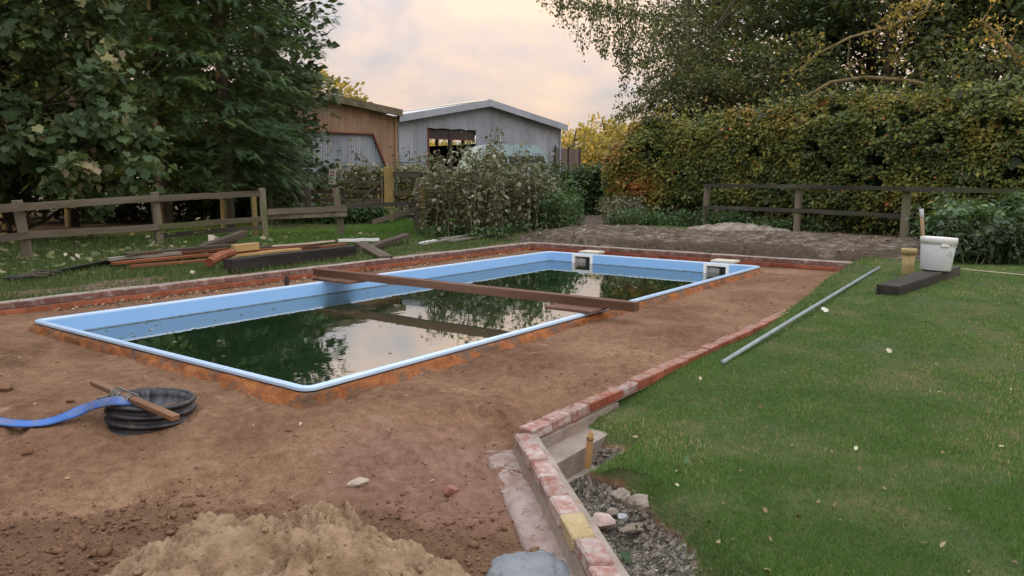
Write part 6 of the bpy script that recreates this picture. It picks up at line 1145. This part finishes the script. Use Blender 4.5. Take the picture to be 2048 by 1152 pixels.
blades('lawn_grass', X, Y, (0.010+0.022*RNG.random(len(X)))*(0.45+0.95*pt_), wdt, 'grass_blade', 'short green lawn grass on the right', 0.9, RNG.beta(1.5, 2.1, len(X))*0.9+0.42*dry*RNG.random(len(X))+0.35*(pt_-0.5))
X, Y, r_ = polar(105000, -0.85, 0.02, 7.0, 18.0); U_, V_ = uvs(X, Y); gm, *_ = masks(U_, V_); keep = (V_ > WLEFT+0.13) & (RNG.random(len(X)) < gm); X, Y, r_ = X[keep], Y[keep], r_[keep]
blades('rough_grass', X, Y, 0.03+0.085*RNG.random(len(X))*(0.4+fbm(X*0.9, Y*0.9, 33)), 0.004+0.0008*r_, 'grass_rough', 'rough grass on the left bank round the timber pile', 0.8)
X = RNG.uniform(-8, 0.5, 60000); Y = RNG.uniform(14.5, 24, 60000); U_, V_ = uvs(X, Y); gm, *_ = masks(U_, V_); keep = (V_ > 7.5) & (RNG.random(len(X)) < gm); X, Y = X[keep], Y[keep]
blades('paddock_grass', X, Y, 0.03+0.06*RNG.random(len(X)), 0.016, 'grass_bright', 'bright green grass behind the left fence', 0.8)
X, Y, r_ = polar(26000, 0.03, 0.50, 3.6, 13.0); U_, V_ = uvs(X, Y); keep = (np.abs(V_-WRIGHT+0.16) < 0.10) & (U_ > 5.6); X, Y, r_ = X[keep], Y[keep], r_[keep]
blades('edge_grass', X, Y, 0.03+0.055*RNG.random(len(X)), 0.003+0.0006*r_, 'grass_rough', 'longer grass along the brick edging', 0.9)
# ------------------------------------------------------------------ leaves on lawn, dirt and water
def flat_leaves(name, X, Y, Z, size, tmpl, mat, label, jit=0.25, rnd=None):
    N = len(X); a = RNG.random(N)*2*PI; o = leaves(name, np.stack([X, Y, Z], -1), np.stack([np.cos(a), np.sin(a), np.zeros(N)], -1), np.tile([0, 0, 1.0], (N, 1)), size, tmpl, mat, None, rnd, jit, 'stuff'); return tag(o, label)
X, Y, r_ = polar(900, -0.02, 0.64, 2.3, 14); U_, V_ = uvs(X, Y); keep = right_side(U_, V_); X, Y = X[keep], Y[keep]; sel = RNG.random(len(X)) < 0.24; X, Y = X[sel], Y[sel]
flat_leaves('fallen_leaves', X, Y, zs(X, Y)+0.014, 0.028, 'oval', 'leaf_fallen', 'small dry leaves scattered over the lawn', 0.5, RNG.beta(1.3, 1.8, len(X)))
X, Y, r_ = polar(380, -0.70, 0.45, 2.6, 13); U_, V_ = uvs(X, Y); keep = (~right_side(U_, V_)) & (V_ < 4.9) & (U_ < 9.6) & ~((U_ > -0.1) & (U_ < PLEN+0.1) & (V_ > -0.1) & (V_ < PWID+0.1)); X, Y = X[keep], Y[keep]
flat_leaves('dirt_leaves', X, Y, zs(X, Y)+0.008, 0.026, 'oval', 'leaf_fallen', 'dry leaf scraps scattered over the dirt', 0.3, RNG.beta(1.2, 3.0, len(X)))
U_ = RNG.uniform(0.6, 9.4, 500); V_ = WLEFT-0.02-np.abs(RNG.normal(0, 0.10, 500)); X, Y = world_xy(U_, V_); flat_leaves('wall_leaves', X, Y, zs(X, Y)+0.012, 0.05, 'oval', 'leaf_fallen', 'dead leaves gathered along the foot of the left wall', 0.35, RNG.beta(1.2, 2.6, 500))
U_ = RNG.uniform(0.15, 8.8, 520); V_ = RNG.uniform(0.12, 3.9, 520); dn = fbm(U_*0.7, V_*0.7, 19); keep = RNG.random(520) < sstep(0.38, 0.62, dn); U_, V_ = U_[keep], V_[keep]; X, Y = world_xy(U_, V_)
flat_leaves('floating_leaves', X, Y, np.full(len(X), ZW+0.0025), 0.042, 'oval', 'leaf_floating', 'small leaves floating on the pool water', 0.02)
U_ = RNG.uniform(9.9, 12.6, 420); V_ = RNG.uniform(-1.4, 6, 420); X, Y = world_xy(U_, V_); flat_leaves('bank_leaves', X, Y, zs(X, Y)+0.01, 0.06, 'oval', 'leaf_fallen', 'dead leaves and litter on the far bank', 0.4, RNG.beta(1.2, 2.2, 420))
X = RNG.uniform(-9.5, -3, 900); Y = RNG.uniform(9.5, 17, 900); U_, V_ = uvs(X, Y); keep = V_ > 6.5; X, Y = X[keep], Y[keep]; X, Y = X[::2], Y[::2]; flat_leaves('paddock_leaves', X, Y, zs(X, Y)+0.05, 0.11, 'maple', 'leaf_maple', 'fallen maple leaves under the left fence', 0.3, RNG.uniform(0.6, 1.0, len(X)))
for (x, y, s_, rn, lab) in ((1646, 621, 0.095, 0.99, 'whitish curled leaf beside the grey pipe on the lawn'), (1527, 1021, 0.030, 0.35, 'brown curled leaf on the near lawn'), (598, 847, 0.030, 0.8, 'pale green leaf on the dirt near the pool corner'), (1398, 757, 0.030, 0.8, 'pale leaf on the lawn right of the brick edging'), (1774, 702, 0.032, 0.85, 'pale leaf in the middle of the lawn')):
    q = on_ground(x, y, -0.1, 0.028); o = leaves('fallen_leaf', np.array([[0, 0, 0.0]]), np.array([[1.0, 0.3, 0.1]]), np.array([[0, -0.9, 0.7]]), s_*1.1, 'maple', 'leaf_fallen', None, np.array([rn]), 0.15); o.location = q; tag(o, lab, 'leaf')
